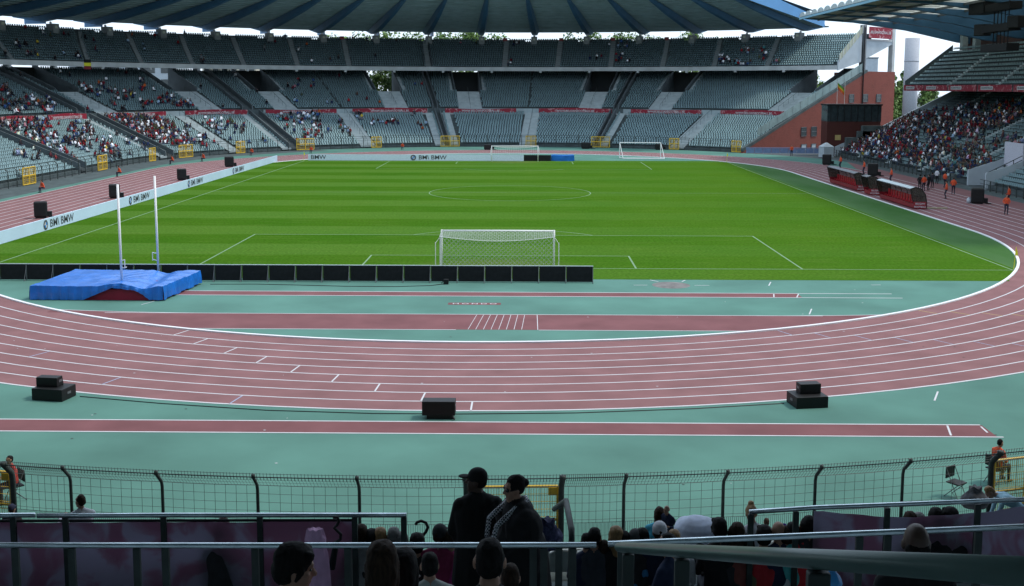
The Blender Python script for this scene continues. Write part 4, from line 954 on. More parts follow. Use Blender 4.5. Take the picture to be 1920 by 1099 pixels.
# ---- low resolution spectators for the far crowd
def crowd_mesh(kind, skin, hairm, topm, legm, vox=.05):
    r = random.Random(kind)
    if kind == 0: f = sit(fingers=False)
    elif kind == 1: f = sit(lean=.45, head=(.3, .3), hands=((-.1, .45, .75), (.12, .45, .75)), fingers=False)
    elif kind == 2: f = sit(lean=-.05, head=(-.5, 0), hands=((-.3, .3, .6), (.1, .25, .95)), fingers=False)
    elif kind == 3: f = stand_(fingers=False, hands=((-.2, .3, 1.1), (.28, .1, .85)))
    else: f = sit(lean=.1, hands=((-.25, .25, 1.45), (.2, .38, .7)), fingers=False)
    g, hc, Rm, inf = f; g.ell(hc + Rm @ np.array((0, -.03, .04)), (.09, .1, .1), 'hair', Rm)
    if kind in (1,): g.cap(hc + [0, -.06, 0], hc + [0, -.08, -.2], .09, .06, 'hair')
    return g.mesh('spectator', vox, {'skin': M['skin_far' if skin == 'skin' else skin], 'top': M[topm], 'legs': M[legm], 'shoe': M['shoe'], 'hair': M[hairm]}, smooth=2)
# ------------------------------------------------------------------ crowd: which seats are taken
BL = [(40, 232, 62, 22, .42), (60, 252, 55, 10, .25), (150, 240, 25, 12, .5), (213, 241, 8, 5, .6), (62, 265, 30, 9, .4), (140, 262, 22, 13, .5), (165, 252, 16, 10, .4), (110, 277, 22, 13, .4), (155, 273, 16, 7, .45), (190, 262, 14, 8, .3), (205, 277, 20, 9, .5), (250, 264, 18, 8, .35), (270, 273, 9, 7, .5), (215, 293, 22, 9, .35), (190, 292, 14, 8, .35), (110, 292, 18, 9, .4), (135, 298, 14, 8, .4), (230, 306, 22, 8, .4), (35, 290, 11, 5, .6), (47, 291, 3, 7, .5), (70, 292, 2, 5, .6),
      (8, 178, 14, 22, .4), (30, 200, 20, 14, .4), (58, 188, 20, 12, .35), (88, 196, 14, 14, .5), (150, 165, 15, 14, .35), (190, 170, 32, 12, .3), (212, 182, 12, 16, .3), (240, 178, 14, 9, .4), (266, 158, 8, 11, .45), (310, 186, 20, 9, .45), (342, 195, 20, 7, .55), (275, 195, 14, 7, .35), (222, 206, 24, 5, .6), (255, 207, 15, 4, .5),
      (235, 222, 42, 13, .85), (283, 237, 46, 17, .85), (320, 257, 36, 14, .7), (345, 268, 30, 8, .5), (262, 250, 25, 12, .75), (380, 262, 16, 10, .3), (404, 244, 14, 10, .5), (428, 234, 24, 8, .3), (415, 262, 20, 6, .35), (452, 240, 14, 8, .3), (500, 262, 10, 4, .4), (482, 160, 18, 12, .3), (350, 240, 8, 8, .3), (405, 232, 25, 6, .4),
      (560, 222, 45, 10, .4), (600, 240, 22, 10, .3), (578, 250, 18, 9, .4), (530, 238, 12, 8, .3), (545, 257, 10, 5, .3), (640, 232, 10, 14, .4), (672, 218, 10, 8, .5), (655, 247, 14, 6, .45), (700, 228, 14, 5, .4), (735, 228, 18, 5, .5), (770, 212, 10, 3, .4), (545, 163, 8, 4, .4), (555, 190, 6, 4, .4), (590, 213, 20, 4, .4),
      (36, 82, 18, 6, .5), (60, 100, 16, 4, .4), (145, 102, 7, 5, .6), (112, 66, 20, 5, .35), (222, 104, 5, 4, .5), (376, 113, 8, 5, .7), (565, 122, 8, 3, .4), (873, 79, 24, 3, .35), (965, 80, 8, 4, .5), (1160, 84, 18, 6, .6), (1166, 108, 20, 8, .4), (1128, 108, 24, 5, .3), (1355, 108, 14, 8, .6), (1430, 100, 10, 11, .55), (1388, 117, 24, 4, .55), (1456, 114, 8, 3, .6), (1400, 96, 18, 5, .35), (955, 116, 10, 3, .4), (1028, 117, 6, 3, .5)]
PR = [(1548, 286), (1580, 250), (1640, 236), (1700, 216), (1760, 205), (1850, 190), (1920, 184), (1920, 225), (1880, 236), (1845, 262), (1862, 300), (1845, 318), (1790, 330), (1752, 346), (1700, 318), (1640, 302), (1590, 296)]
def inpoly(u, v, P):
    r = False
    for i in range(len(P)):
        (a, b_), (c, d) = P[i - 1], P[i]
        if (b_ > v) != (d > v) and u < (c - a) * (v - b_) / (d - b_) + a: r = not r
    return r
GAPS = [(1770, 298, 26, 9), (1700, 300, 10, 6), (1730, 258, 8, 20), (1812, 262, 28, 7), (1790, 272, 22, 5), (1870, 245, 30, 6), (1740, 315, 12, 6)]
taken = []
for i in range(len(SE)):
    u, v = pu[i], pv[i] - 2; p = 0
    if ST[i] == 'main':
        if inpoly(u, v, PR):
            p = .8 if u < 1730 else .62
            if v < 212: p = .4
            for gu, gv, ru, rv in GAPS:
                if ((u - gu) / ru) ** 2 + ((v - gv) / rv) ** 2 < 1: p *= .12
        elif inpoly(u, v, [(1740, 338), (1790, 335), (1800, 348), (1750, 352)]): p = .2
        elif ((u - 1890) / 30) ** 2 + ((v - 266) / 12) ** 2 < 1: p = .5
    elif ST[i] not in ('mainup',):
        for bu, bv, ru, rv, q in BL:
            if ((u - bu) / ru) ** 2 + ((v - bv) / rv) ** 2 < 1: p = max(p, q)
        if u < 800: p = max(p, .012)
    if rng.random() < p: taken.append(i)
PAL = [('black', (.012, .012, .015)), ('dark grey', (.04, .04, .045)), ('navy blue', (.015, .025, .07)), ('red', (.22, .016, .022)), ('dark red', (.085, .010, .018)), ('white', (.70, .72, .76)), ('pale blue', (.24, .34, .46)), ('blue', (.03, .075, .20)), ('grey', (.16, .17, .18)), ('orange', (.36, .085, .025)), ('brown', (.07, .045, .035)), ('olive green', (.055, .07, .035)), ('yellow', (.42, .33, .05)), ('pink', (.36, .16, .20)), ('turquoise', (.05, .20, .22))]
PW = np.array([.13, .11, .14, .13, .075, .13, .06, .04, .07, .012, .04, .025, .006, .014, .008]); PW /= PW.sum()
defm('denim', (.04, .065, .12), .9, .25, 9); defm('trousers_khaki', (.16, .13, .09), .9, .2, 9)
combos = [('skin', 'hair_brown', 'trousers'), ('skin', 'hair_black', 'denim'), ('skin', 'hair_blond', 'denim'), ('skin_dark', 'hair_black', 'trousers'), ('skin', 'hair_grey', 'trousers_khaki'), ('skin', 'hair_brown', 'denim')]
KW = [.38, .24, .2, .06, .12]
taken = sorted(taken, key=lambda i: pd[i])
kinds = rng.choice(5, len(taken), p=KW); cmb = rng.choice(6, len(taken), p=[.3, .2, .14, .1, .1, .16]); pal = rng.choice(len(PAL), len(taken), p=PW)
NIND = 218
protoc = {}; counts = {}
def cmesh(k, c, top):
    key = (k, c, top)
    if key not in protoc:
        s, h, l = combos[c]; protoc[key] = crowd_mesh(k, s, h, top, l)
    return protoc[key]
stands_nm = {'lower': 'left', 'middle': 'left', 'middle2': 'left', 'upper': 'upper', 'main': 'right main'}
order = sorted(range(min(NIND, len(taken))), key=lambda j: (ST[taken[j]], SR[taken[j]], SA[taken[j]] * (1 if ST[taken[j]] == 'main' else -1)))
for j in order:
    i = taken[j]; k = int(kinds[j])
    o = bpy.data.objects.new('person', cmesh(k, int(cmb[j]), 'shirt')); COL.objects.link(o)
    o.location = SE[i, :3]; o.rotation_euler = (0, 0, SE[i, 3] + rng.normal(0, .25)); s = float(rng.normal(.99, .07)); o.scale = (s, s, s)
    nm_, c = PAL[pal[j]]; o.color = (*[min(1, x * float(rng.uniform(.9, 1.5))) for x in c], 1)
    st = 'lower' if ST[i] == 'lower' else 'middle' if 'middle' in ST[i] else ST[i]; key = (st, SR[i]); counts[key] = counts.get(key, 0) + 1
    tier = {'lower': 'left stand', 'middle': 'left stand behind the banners', 'upper': 'upper tier', 'main': 'main stand'}[st]
    tag(o, '%s in %s, %s row of the %s, %s from its near end' % ('person standing' if k == 3 else 'person seated', nm_, ordinal(int(SR[i]) + 1), tier, ordinal(counts[key])), 'person', 'spectators in the stands')
# everyone else: one mesh of crowd
groups = {}
for j in range(NIND, len(taken)): groups.setdefault((int(kinds[j]), int(cmb[j]) % 3), []).append(j)
mes = []
for (k, c), js in groups.items():
    m0 = cmesh(k, [0, 1, 3][c], 'crowd_cloth'); V = np.empty(len(m0.vertices) * 3); m0.vertices.foreach_get('co', V); F = [tuple(p.vertices) for p in m0.polygons]; mids = [p.material_index for p in m0.polygons]
    xf = np.array([[*SE[taken[j], :3], SE[taken[j], 3] + rng.normal(0, .25), rng.normal(.99, .07)] for j in js]); cols = np.array([PAL[pal[j]][1] for j in js]) * rng.uniform(.9, 1.5, (len(js), 1))
    mes.append(instance_mesh('crowd', V.reshape(-1, 3), F, xf, list(m0.materials), cols, mids))
cr = None
for m_ in mes:
    o = bpy.data.objects.new('crowd', m_); COL.objects.link(o)
    if cr is None: cr = o; obs = [o]
    else: obs.append(o)
if len(obs) > 1:
    with bpy.context.temp_override(active_object=cr, selected_editable_objects=obs, selected_objects=obs, object=cr): bpy.ops.object.join()
tag(cr, 'crowd of far spectators scattered over the grandstand seats', 'crowd', kind='stuff')
# ------------------------------------------------------------------ stewards and people on the track side
STW = (.62, .085, .03)
def steward(label, u, v, pose, heading, z=0., top=STW, legs=(.02, .022, .04), scale=1.1, grp='stewards in orange vests', vox=.025):
    p = at_z(u, v, z)
    if pose == 'sit': f = sit(hip=(0, 0, .5), lean=.35, fingers=False)
    elif pose == 'stand': f = stand_(fingers=False, hands=((-.2, .2, 1.0), (.2, .2, 1.0)))
    else: f = stand_(fingers=False)
    o = person(label, p, heading, f, top=top, legs=legs, voxel=vox, hair='crop', haircol=random.choice(['hair_black', 'hair_brown']), group=grp, scale=scale, eyes=False)
    return o
HX = -math.pi / 2
for lab, u, v, pose, h in [
    ('steward in orange vest crouching beside the nearest left yellow gate', 82, 361, 'sit', 2.6), ('steward in orange vest sitting forward by the second left yellow gate', 226, 331, 'sit', 2.4), ('steward in orange vest bent low beside a fence post before the twin yellow gates', 325, 308, 'sit', 2.2), ('steward in bright orange vest sitting right of the twin yellow gates', 383, 303, 'sit', 2.6), ('small steward in orange vest sitting right of the single yellow gate', 473, 292, 'sit', 2.9), ('steward in orange vest sitting behind the left end of the white board', 584, 288, 'sit', 3.1), ('steward in orange vest crouching on the far track behind the white board', 755, 281, 'sit', 3.1),
    ('steward in orange vest standing beside the farthest right loudspeaker', 1576, 316, 'stand', 1.8), ('steward in orange vest standing alone between two right loudspeakers', 1620, 327, 'stand', 1.6), ('steward in orange vest standing behind the long red dugout', 1671, 343, 'stand', 1.5), ('steward in orange vest seen from behind among dark figures at the rail', 1732, 359, 'stand', 0.2), ('steward in orange vest with dark blue trousers nearest the track lanes', 1774, 373, 'stand', 1.2), ('steward in orange vest seen from behind beside the passage wall', 1787, 365, 'stand', -.4), ('steward in orange vest reaching over the rail by the passage wall', 1771, 352, 'stand', -1.2), ('steward in long orange vest walking on the track at the right edge', 1886, 403, 'stand', 2.9), ('steward in orange vest leaning at the rail at the right edge', 1891, 384, 'stand', .8), ('steward in orange vest standing before the brick building', 1484, 293, 'stand', 2.8)]: steward(lab, u, v, pose, h)
for lab, u, v, h, top in [('person in black standing left of the orange steward at the rail', 1724, 358, -.5, (.01, .01, .012)), ('person in black coat standing right of the orange steward at the rail', 1741, 357, .4, (.01, .01, .013)), ('person in dark jacket behind the group at the rail', 1747, 353, -.9, (.02, .02, .03)), ('person in white shirt leaning beside the group at the rail', 1756, 345, -.9, (.6, .62, .66)), ('person in white shirt walking along the half empty rows', 1762, 311, .9, (.7, .72, .75))]:
    zz = m_slope(58.5) - .1 if v == 311 else 0.; steward(lab, u, v, 'stand', h, zz, top, (.015, .016, .02), 1.08, 'people by the right hand rail')
# ------------------------------------------------------------------ people in front of the camera
def tier_d(u, v, h=1.27):
    best = None
    for d in np.arange(12.2, 27.5, .05):
        p = at_dist(u, v, d); o = math.hypot(p.x - CXB, p.y - CNY) - RB
        e = p.z - (slope_z(o) + h)
        if e < 0: return d
    return 26.
def seated(label, u, v, top=(.02, .02, .025), hair='short', haircol='hair_brown', cap=None, yaw=0., skin='skin', d=None, scale=1., h=1.27, legs=(.03, .035, .05), group='people seated in the near lower tier', **k):
    f = sit(head=(yaw, .05), fingers=k.pop('fingers', False), **k); hd = k.get('heading', 0)
    o, hc, Rm, inf, part = person(label, None, rng.normal(0, .12), f, skin=skin, top=top, legs=legs, hair=hair, haircol=haircol, cap=cap, voxel=.016, group=group, scale=scale, eyes=False)
    place_head(o, hc, u, v, d or tier_d(u, v, h * scale), scale, .125 if hair != 'thick' else .14); return o, hc, Rm, part
BK, DG, NV = (.012, .012, .014), (.035, .035, .04), (.018, .025, .06)
for lab, u, v, kw in [
    ('person in dark hat whose round head shows at the left edge above the rail', 22, 945, dict(cap=(.012, .015, .035), hair='crop', top=BK)),
    ('brown haired head just showing above the left banner', 418, 970, dict(hair='short', top=DG)),
    ('dark haired spectator half hidden behind the end post of the left rail', 677, 982, dict(hair='short', haircol='hair_brown', top=(.3, .3, .3))),
    ('spectator with dark hair, left of the grey cropped one behind the left rail', 698, 991, dict(hair='thick', haircol='hair_black', top=BK)),
    ('spectator with light brown hair between two darker heads behind the left rail', 713, 988, dict(hair='short', haircol='hair_blond', top=BK)),
    ('spectator with cropped grey brown hair and grey jacket behind the left rail', 738, 987, dict(hair='crop', haircol='hair_grey', top=(.42, .42, .42))),
    ('white haired head beside the end post of the left rail', 753, 996, dict(hair='short', haircol='hair_grey', top=DG)),
    ('spectator in dark cap and maroon jacket left of the standing man', 825, 983, dict(cap=(.02, .022, .025), hair='crop', top=(.28, .03, .09))),
    ('person with dark hood bent under the curved umbrella handle', 782, 999, dict(hair='thick', haircol='hair_black', top=BK)),
    ('spectator with a bare neck half hidden behind the standing man', 846, 992, dict(hair='crop', haircol='hair_brown', top=(.42, .04, .2))),
    ('dark haired child leftmost of the row right of the stair', 1100, 999, dict(hair='short', haircol='hair_black', top=NV, scale=.85)),
    ('spectator with cropped dark hair second from the stair', 1115, 988, dict(hair='crop', haircol='hair_black', top=(.05, .055, .07))),
    ('woman with shoulder length dark blond hair and black coat by the stair', 1155, 986, dict(hair='long', haircol='hair_blond', top=BK)),
    ('dark haired head beside the blond woman near the stair', 1170, 995, dict(hair='short', haircol='hair_black', top=BK)),
    ('spectator in grey cap and blue jacket behind the thick handrail', 1192, 992, dict(cap=(.06, .062, .065), hair='crop', top=(.07, .28, .55))),
    ('small dark head above the grey capped spectator', 1204, 989, dict(hair='short', haircol='hair_black', top=DG)),
    ('spectator in a white cap worn backwards right of the stair', 1237, 978, dict(cap=(.62, .62, .66), hair='crop', top=NV)),
    ('child with light hair in front of the white capped spectator', 1222, 1001, dict(hair='short', haircol='hair_blond', top=DG, scale=.8)),
    ('black haired spectator right of the bent over white shirt', 1349, 970, dict(hair='thick', haircol='hair_black', top=BK, skin='skin_dark')),
    ('spectator with long brown hair left of the standing woman', 1383, 979, dict(hair='long', haircol='hair_brown', top=(.22, .06, .05))),
    ('dark blond head in front of the long brown hair', 1378, 985, dict(hair='long', haircol='hair_brown', top=DG)),
    ('brown haired child seated right of the standing woman', 1437, 971, dict(hair='short', haircol='hair_brown', top=DG, scale=.85)),
    ('spectator with thick black hair and red shirt behind the right rail', 1433, 984, dict(hair='thick', haircol='hair_black', top=(.48, .03, .04))),
    ('bald man beside the purple flag behind the right rail', 1460, 977, dict(hair='bald', haircol='hair_grey', top=NV)),
    ('spectator in turquoise shirt behind the right rail post', 1486, 978, dict(hair='short', haircol='hair_black', top=(.10, .48, .48))),
    ('spectator with short dark hair and red shirt beside the right banner', 1512, 970, dict(hair='crop', haircol='hair_black', top=(.62, .03, .04))),
    ('dark haired head partly behind the spectator beside the right banner', 1517, 966, dict(hair='short', haircol='hair_black', top=DG)),
    ('brown haired head low above the right banner, leftmost there', 1706, 958, dict(hair='short', haircol='hair_brown', top=DG)),
    ('grey brown head with white shoulder above the right banner', 1722, 960, dict(hair='short', haircol='hair_grey', top=(.6, .6, .62))),
    ('narrow black haired head above the right banner', 1755, 951, dict(hair='long', haircol='hair_black', top=BK)),
    ('wide black haired head above the right banner near the rail post', 1783, 950, dict(hair='thick', haircol='hair_black', top=BK))]:
    seated(lab, u, v, **kw)
# white shirted person bent forward
f = stand_(hip=(0, 0, .92), lean=.95, bend=.75, head=(-.3, 1.9), hands=((-.2, .55, .35), (.2, .55, .35)), fingers=False, bulk=1.5); f[0].ell(f[3]['hip'] + np.array([0, .2, .16]), (.33, .28, .22), 'top')
o, hc, Rm, inf, part = person('person in a pale blue white shirt bent far forward behind the handrail', None, 0., f, top=(.60, .66, .80), hair='short', haircol='hair_black', voxel=.016, group='people seated in the near lower tier', eyes=False)
p = at_dist(1306, 976, 14.9); o.location = (p.x, p.y - .25, p.z - 1.22)
# mother with a baby, woman standing, others
f = stand_(hands=((-.05, .30, 1.2), (.12, .32, 1.15)), sleeve=False)
o, hc, Rm, inf, part = person('woman with long brown hair standing with a baby on her arm', None, -.2, f, top=(.08, .42, .58), hair='long', haircol='hair_brown', voxel=.016, eyes=False); place_head(o, hc, 1237, 950, 17.5)
f = sit(hip=(0, 0, .2), feet=((-.1, .2, .0), (.1, .2, .0)), hands=((-.25, .3, .5), (.25, .3, .5)), fingers=False)
o, hc, Rm, inf, part = person('baby in dark clothes held up against the brown haired woman', None, 2.4, f, top=NV, hair='bald', haircol='hair_blond', voxel=.014, scale=.55, eyes=False); place_head(o, hc, 1250, 948, 17.3, .55)
f = stand_(lean=.25, hands=((-.32, .28, .85), (.32, .3, .85)), sleeve=False, head=(-.3, .4), bulk=1.1)
o, hc, Rm, inf, part = person('blond woman with a topknot in white and black top standing behind the right rail', None, .3, f, top=(.55, .56, .60), hair='topbun', haircol='hair_blond', voxel=.014, eyes=False); place_head(o, hc, 1409, 947, 15.2)
f = stand_(hands=((-.32, .34, 1.28), (-.18, .36, 1.3)), head=(.5, .0))
o, hc, Rm, inf, part = person('child in white and black jacket raising both hands left of the fence post', None, .5, f, top=(.60, .62, .66), hair='crop', haircol='hair_brown', voxel=.014, eyes=False, scale=.86); place_head(o, hc, 150, 927, 16.5, .86)
f = stand_(lean=.9, bend=.4, head=(.0, .9), hands=((-.1, .6, .5), (.14, .6, .5)))
o, hc, Rm, inf, part = person('person in light blue shirt stooping beside the yellow gate at the right', None, 1.5, f, top=(.32, .52, .62), hair='short', haircol='hair_blond', voxel=.016, eyes=False, scale=.92); place_head(o, hc, 1856, 912, 21.0, .92)
# seated stewards beyond the fence
f = sit(lean=.1, hands=((-.12, .3, .75), (.12, .3, .75)))
o, hc, Rm, inf, part = person('steward in orange and dark red jacket sitting beyond the fence at the left edge', None, 2.4, f, top=(.40, .05, .04), hair='crop', haircol='hair_black', voxel=.016, eyes=True); p = at_z(28, 938); o.location = (p.x, p.y, 0)
def folding_chair(label, loc, rz, mk='black'):
    e = empty('chair', loc, rz, label, 'chair')
    b = MB(); b.box((0, 0, .45), (.44, .42, .04)); b.build('seat', mk, e, bevel=.01)
    b = MB(); b.box((0, -.22, .72), (.44, .03, .34)); b.build('backrest', mk, e, bevel=.01)
    for sx in (-.21, .21):
        b = MB(); b.bar((sx, -.23, .9), (sx, .2, 0), .013, 6); b.build('leg', 'grey_metal', e); b = MB(); b.bar((sx, .2, .46), (sx, -.26, 0), .013, 6); b.build('leg', 'grey_metal', e)
    return e
folding_chair('dark chair under the steward at the left edge beyond the fence', (p.x, p.y, 0), 2.4)
f = sit(lean=.15, hands=((-.1, .35, .72), (.15, .32, .74)), sleeve=False)
o, hc, Rm, inf, part = person('steward in orange vest sitting sideways behind the right yellow gate', None, -1.1, f, top=STW, hair='crop', haircol='hair_black', voxel=.016); p = at_z(1866, 905); o.location = (p.x, p.y, 0)
folding_chair('dark chair under the steward behind the right yellow gate', (p.x, p.y, 0), -1.1)
p = at_z(1792, 932); folding_chair('empty black folding chair standing on the green apron beyond the fence', (p.x, p.y, 0), -2.5)
# the standing couple
f = stand_(head=(1.25, 0), lean=.03, hands=((-.2, .25, .95), (.3, .12, .9)), coat=.3, bulk=1.25)
o, hc, Rm, inf, part = person('tall man in black cap and black coat standing on the walkway, looking left', None, .15, f, skin='skin_dark', top=(.008, .008, .009), legs=(.01, .01, .012), hair='crop', haircol='hair_black', cap=(.006, .006, .007), voxel=.011, scale=1.03)
place_head(o, hc, 893, 876, 11.1, 1.03, .135)
f = stand_(head=(-.05, .08), lean=.06, hands=((-.12, .26, .95), (.14, .26, .98)), coat=.45, bulk=1.6)
o, hc, Rm, inf, part = person('dark haired woman in sunglasses and black coat standing with a checked scarf', None, 1.95, f, top=(.008, .008, .010), legs=(.01, .01, .012), hair='bun', haircol='hair_black', voxel=.011)
place_head(o, hc, 964, 892, 10.5)
g = Fig()
for sx in (-1, 1): g.ell(hc + Rm @ np.array((sx * .034, .082, .004)), (.032, .016, .022), 'g', Rm)
g.cap(hc + Rm @ np.array((-.075, .06, .008)), hc + Rm @ np.array((-.08, -.02, .01)), .008, .006, 'g'); g.cap(hc + Rm @ np.array((.075, .06, .008)), hc + Rm @ np.array((.08, -.02, .01)), .008, .006, 'g'); g.cap(hc + Rm @ np.array((-.06, .084, .01)), hc + Rm @ np.array((.06, .084, .01)), .008, .008, 'g')
part('sunglasses', g.mesh('sunglasses', .005, {'g': M['black']}, smooth=1))
def check_mat():
    m = mat('scarf_check', (.5, .5, .5), .9); nt = m.node_tree; c = nt.nodes.new('ShaderNodeTexChecker'); c.inputs['Scale'].default_value = 55; c.inputs['Color1'].default_value = (.55, .56, .6, 1); c.inputs['Color2'].default_value = (.01, .01, .012, 1)
    tc = nt.nodes.new('ShaderNodeTexCoord'); nt.links.new(tc.outputs['Object'], c.inputs['Vector']); nt.links.new(c.outputs['Color'], nt.nodes['Principled BSDF'].inputs['Base Color']); return m
M['scarf'] = check_mat()
b = MB(); nb = inf['nb']; sh = inf['top']
pts = [sh + np.array((q[0] * 1.25, q[1] * 1.55 + .03 if q[1] > .06 else q[1] * 1.2, q[2] + .01)) for q in ((.10, .12, -.42), (.09, .165, -.25), (.085, .15, -.08), (.085, .05, .07), (.03, -.075, .09), (-.05, -.06, .09), (-.09, .05, .07), (-.085, .15, -.08), (-.07, .17, -.22), (-.07, .15, -.40))]
b.tube(pts, [.022, .026, .028, .034, .04, .04, .034, .028, .026, .022], 8); part('scarf', b.build('scarf', 'scarf', None, True).data)
bpy.data.objects.remove([x for x in bpy.data.objects if x.name.startswith('scarf') and x.parent is None][0])
# people in the row in front of us
def bust(label, u, v, d, heading, **k):
    hd = k.pop('head', (0, 0)); hairh = {'thick': .145, 'long': .134}.get(k.get('hair'), .127); sp = k.pop('pose', {})
    f = sit(head=hd, lean=.1, **sp); o, hc, Rm, inf, part = person(label, None, heading, f, voxel=.0085, **k); place_head(o, hc, u, v, d, k.get('scale', 1.), hairh); return o, hc, Rm, part
bust('young man with thick black hair in the front row, seen in profile facing right', 552, 1016, 5.6, -.5, head=(-.75, .15), hair='thick', haircol='hair_black', top=(.10, .17, .26), skin='skin', pose=dict(bulk=1.05))
bust('person with long dark brown hair and a red hood seen from behind', 716, 1009, 5.6, .1, hair='long', haircol='hair_brown', top=(.40, .02, .05), pose=dict(hood=True))
o, hc, Rm, part = bust('dark haired woman with an earring partly behind the red hood', 757, 1024, 6.4, -.1, hair='long', haircol='hair_black', top=BK)
g = Fig(); g.ell(hc + Rm @ np.array((.092, -.0, -.05)), (.008, .008, .008), 'g'); part('earring', g.mesh('earring', .004, {'g': M['white_metal']}, smooth=1))
bust('man with short dark hair and black jacket seen from behind below the middle rail', 918, 1006, 5.5, .05, hair='crop', haircol='hair_black', top=BK, pose=dict(bulk=1.12))
bust('balding man seen from behind in front of the right banner', 1719, 979, 6.5, -.1, hair='bald', haircol='hair_black', skin='skin_dark', top=BK)
bust('person in grey knitted jacket sitting before the middle rail', 805, 1034, 9.0, .2, hair='short', haircol='hair_black', top=(.42, .44, .42), scale=.95)
bust('child with brown hair peeping right of the short haired man', 956, 1055, 6.9, .1, hair='short', haircol='hair_brown', top=BK, scale=.8)
# ------------------------------------------------------------------ near fence
FH = 1.98
def fence_section(parent, a0, a1, h=FH, arm=.33, wires=True, fine=True):
    b = MB(); n = 8
    A = steps(a0, a1, (a1 - a0) / n)
    def P(a, o, z): return Vector(P3(a, o, z))
    for z, r in ((h, .010), (h - .22, .006), (h - .44, .006), (h - .66, .006), (h - .88, .006), (1.02, .007), (.68, .005), (.2, .006)):
        for p, q in zip(A[:-1], A[1:]): b.bar(P(p, 0, z - .012 * math.sin(math.pi * (p - a0) / (a1 - a0))), P(q, 0, z - .012 * math.sin(math.pi * (q - a0) / (a1 - a0))), r, 3, cap=False)
    for j in range(9): a = a0 + (a1 - a0) * j / 9; b.bar(P(a, 0, 1.0), P(a, 0, h), .0055, 3, cap=False)
    for k, r in ((.33, .004), (.66, .004)):
        for p, q in zip(A[:-1], A[1:]): b.bar(P(p, arm * k, h + arm * k), P(q, arm * k, h + arm * k), r, 3, cap=False)
    for p, q in zip(A[:-1], A[1:]): b.bar(P(p, arm, h + arm), P(q, arm, h + arm), .016, 4, cap=False); b.bar(P(p, arm + .02, h + arm + .09), P(q, arm + .02, h + arm + .09), .007, 3, cap=False)
    for j in range(30):
        a = a0 + (a1 - a0) * j / 30; b.bar(P(a, arm, h + arm), P(a, arm + .02, h + arm + .11), .006, 3, cap=False); b.bar(P(a, arm, h + arm), P(a, arm - .02, h + arm - .09), .007, 3, cap=False)
        b.bar(P(a, 0, h), P(a, arm, h + arm), .0035, 3, cap=False)
    for j in range(46): a = a0 + (a1 - a0) * j / 46; b.bar(P(a, 0, .2), P(a, 0, 1.02), .0055, 3, cap=False)
    b.build('wire_mesh', 'post_green', parent)
nf = empty('perimeter_fence', (0, -46, 0), 0, 'green wire fence with inward bent posts along the foot of the near stand', 'fence', local=False)
NP = [340.5, 343.75, 345.4, 347.9, 350.4, 353.0, 355.7, 358.1, 359.7, 362.3, 364.8, 367.3, 370.0, 372.5]
GATES = [(343.0 - 2.0, 343.55), (355.7, 358.1), (370.0, 372.4)]
for a in NP:
    g = a in (343.75, 355.7, 358.1, 370.0); b = MB(); r = .075 if g else .043
    pts = [P3(a, 0, 0), P3(a, 0, FH - .12), P3(a, .04, FH + .03), P3(a, .33, FH + .33)]
    b.tube(pts, r, 8); x, y = bowl(a, .33); b.bar((x, y, FH + .3), (x, y, FH + .4), r * 1.15, 8); b.build('post', 'post_green', nf, True)
for p, q in zip(NP[:-1], NP[1:]): fence_section(nf, p, q)
b = MB(); A = steps(NA0, NA1, 1.5); b.ribbon([P3(a, -.12, .22) for a in A], [P3(a, .12, .22) for a in A]); b.ribbon([P3(a, -.12, 0) for a in A], [P3(a, -.12, .22) for a in A]); b.build('base_kerb', 'concrete', nf)
def gate(label, a0, a1, group, h=1.95, r=.04, fine=9, off=-.10):
    x0, y0 = bowl(a0, off); x1, y1 = bowl(a1, off); e = empty('gate', ((x0 + x1) / 2, (y0 + y1) / 2, 0), 0, label, 'gate', group)
    v = Vector((x1 - x0, y1 - y0, 0)); e['_local'] = 1; rz = math.atan2(v.y, v.x); e.rotation_euler = (0, 0, rz); W = v.length; nl = 2 if W > 1.8 else 1; lw = W / nl
    for k in range(nl):
        c = -W / 2 + lw * (k + .5); b = MB(); hw = lw / 2 - .03
        for p, q in (((-hw, .15), (hw, .15)), ((-hw, h), (hw, h)), ((-hw, .15), (-hw, h)), ((hw, .15), (hw, h)), ((-hw, h * .55), (hw, h * .55))): b.bar((c + p[0], 0, p[1]), (c + q[0], 0, q[1]), r, 6)
        leaf = b.build('gate_leaf', 'yellow', e); b = MB()
        for i in range(1, fine): x = c - hw + 2 * hw * i / fine; b.bar((x, 0, .15), (x, 0, h), .007 if fine > 6 else .02, 3, cap=False)
        for i in range(1, 9): z = .15 + (h - .15) * i / 9; b.bar((c - hw, 0, z), (c + hw, 0, z), .009 if fine > 6 else .02, 3, cap=False)
        b.build('grille', 'yellow', leaf)
    b = MB(); b.box((W / 2 - .16, -.03, h - .12), (.22, .05, .2)); b.build('lock_plate', 'yellow', e)
    return e
gate('yellow gate in the near fence behind the standing couple', 355.75, 358.05, 'yellow fence gates', fine=16)
gate('yellow gate in the near fence at the left edge', 341.5, 343.65, 'yellow fence gates', fine=16)
gate('yellow gate in the near fence at the right edge', 370.15, 372.4, 'yellow fence gates', fine=16)
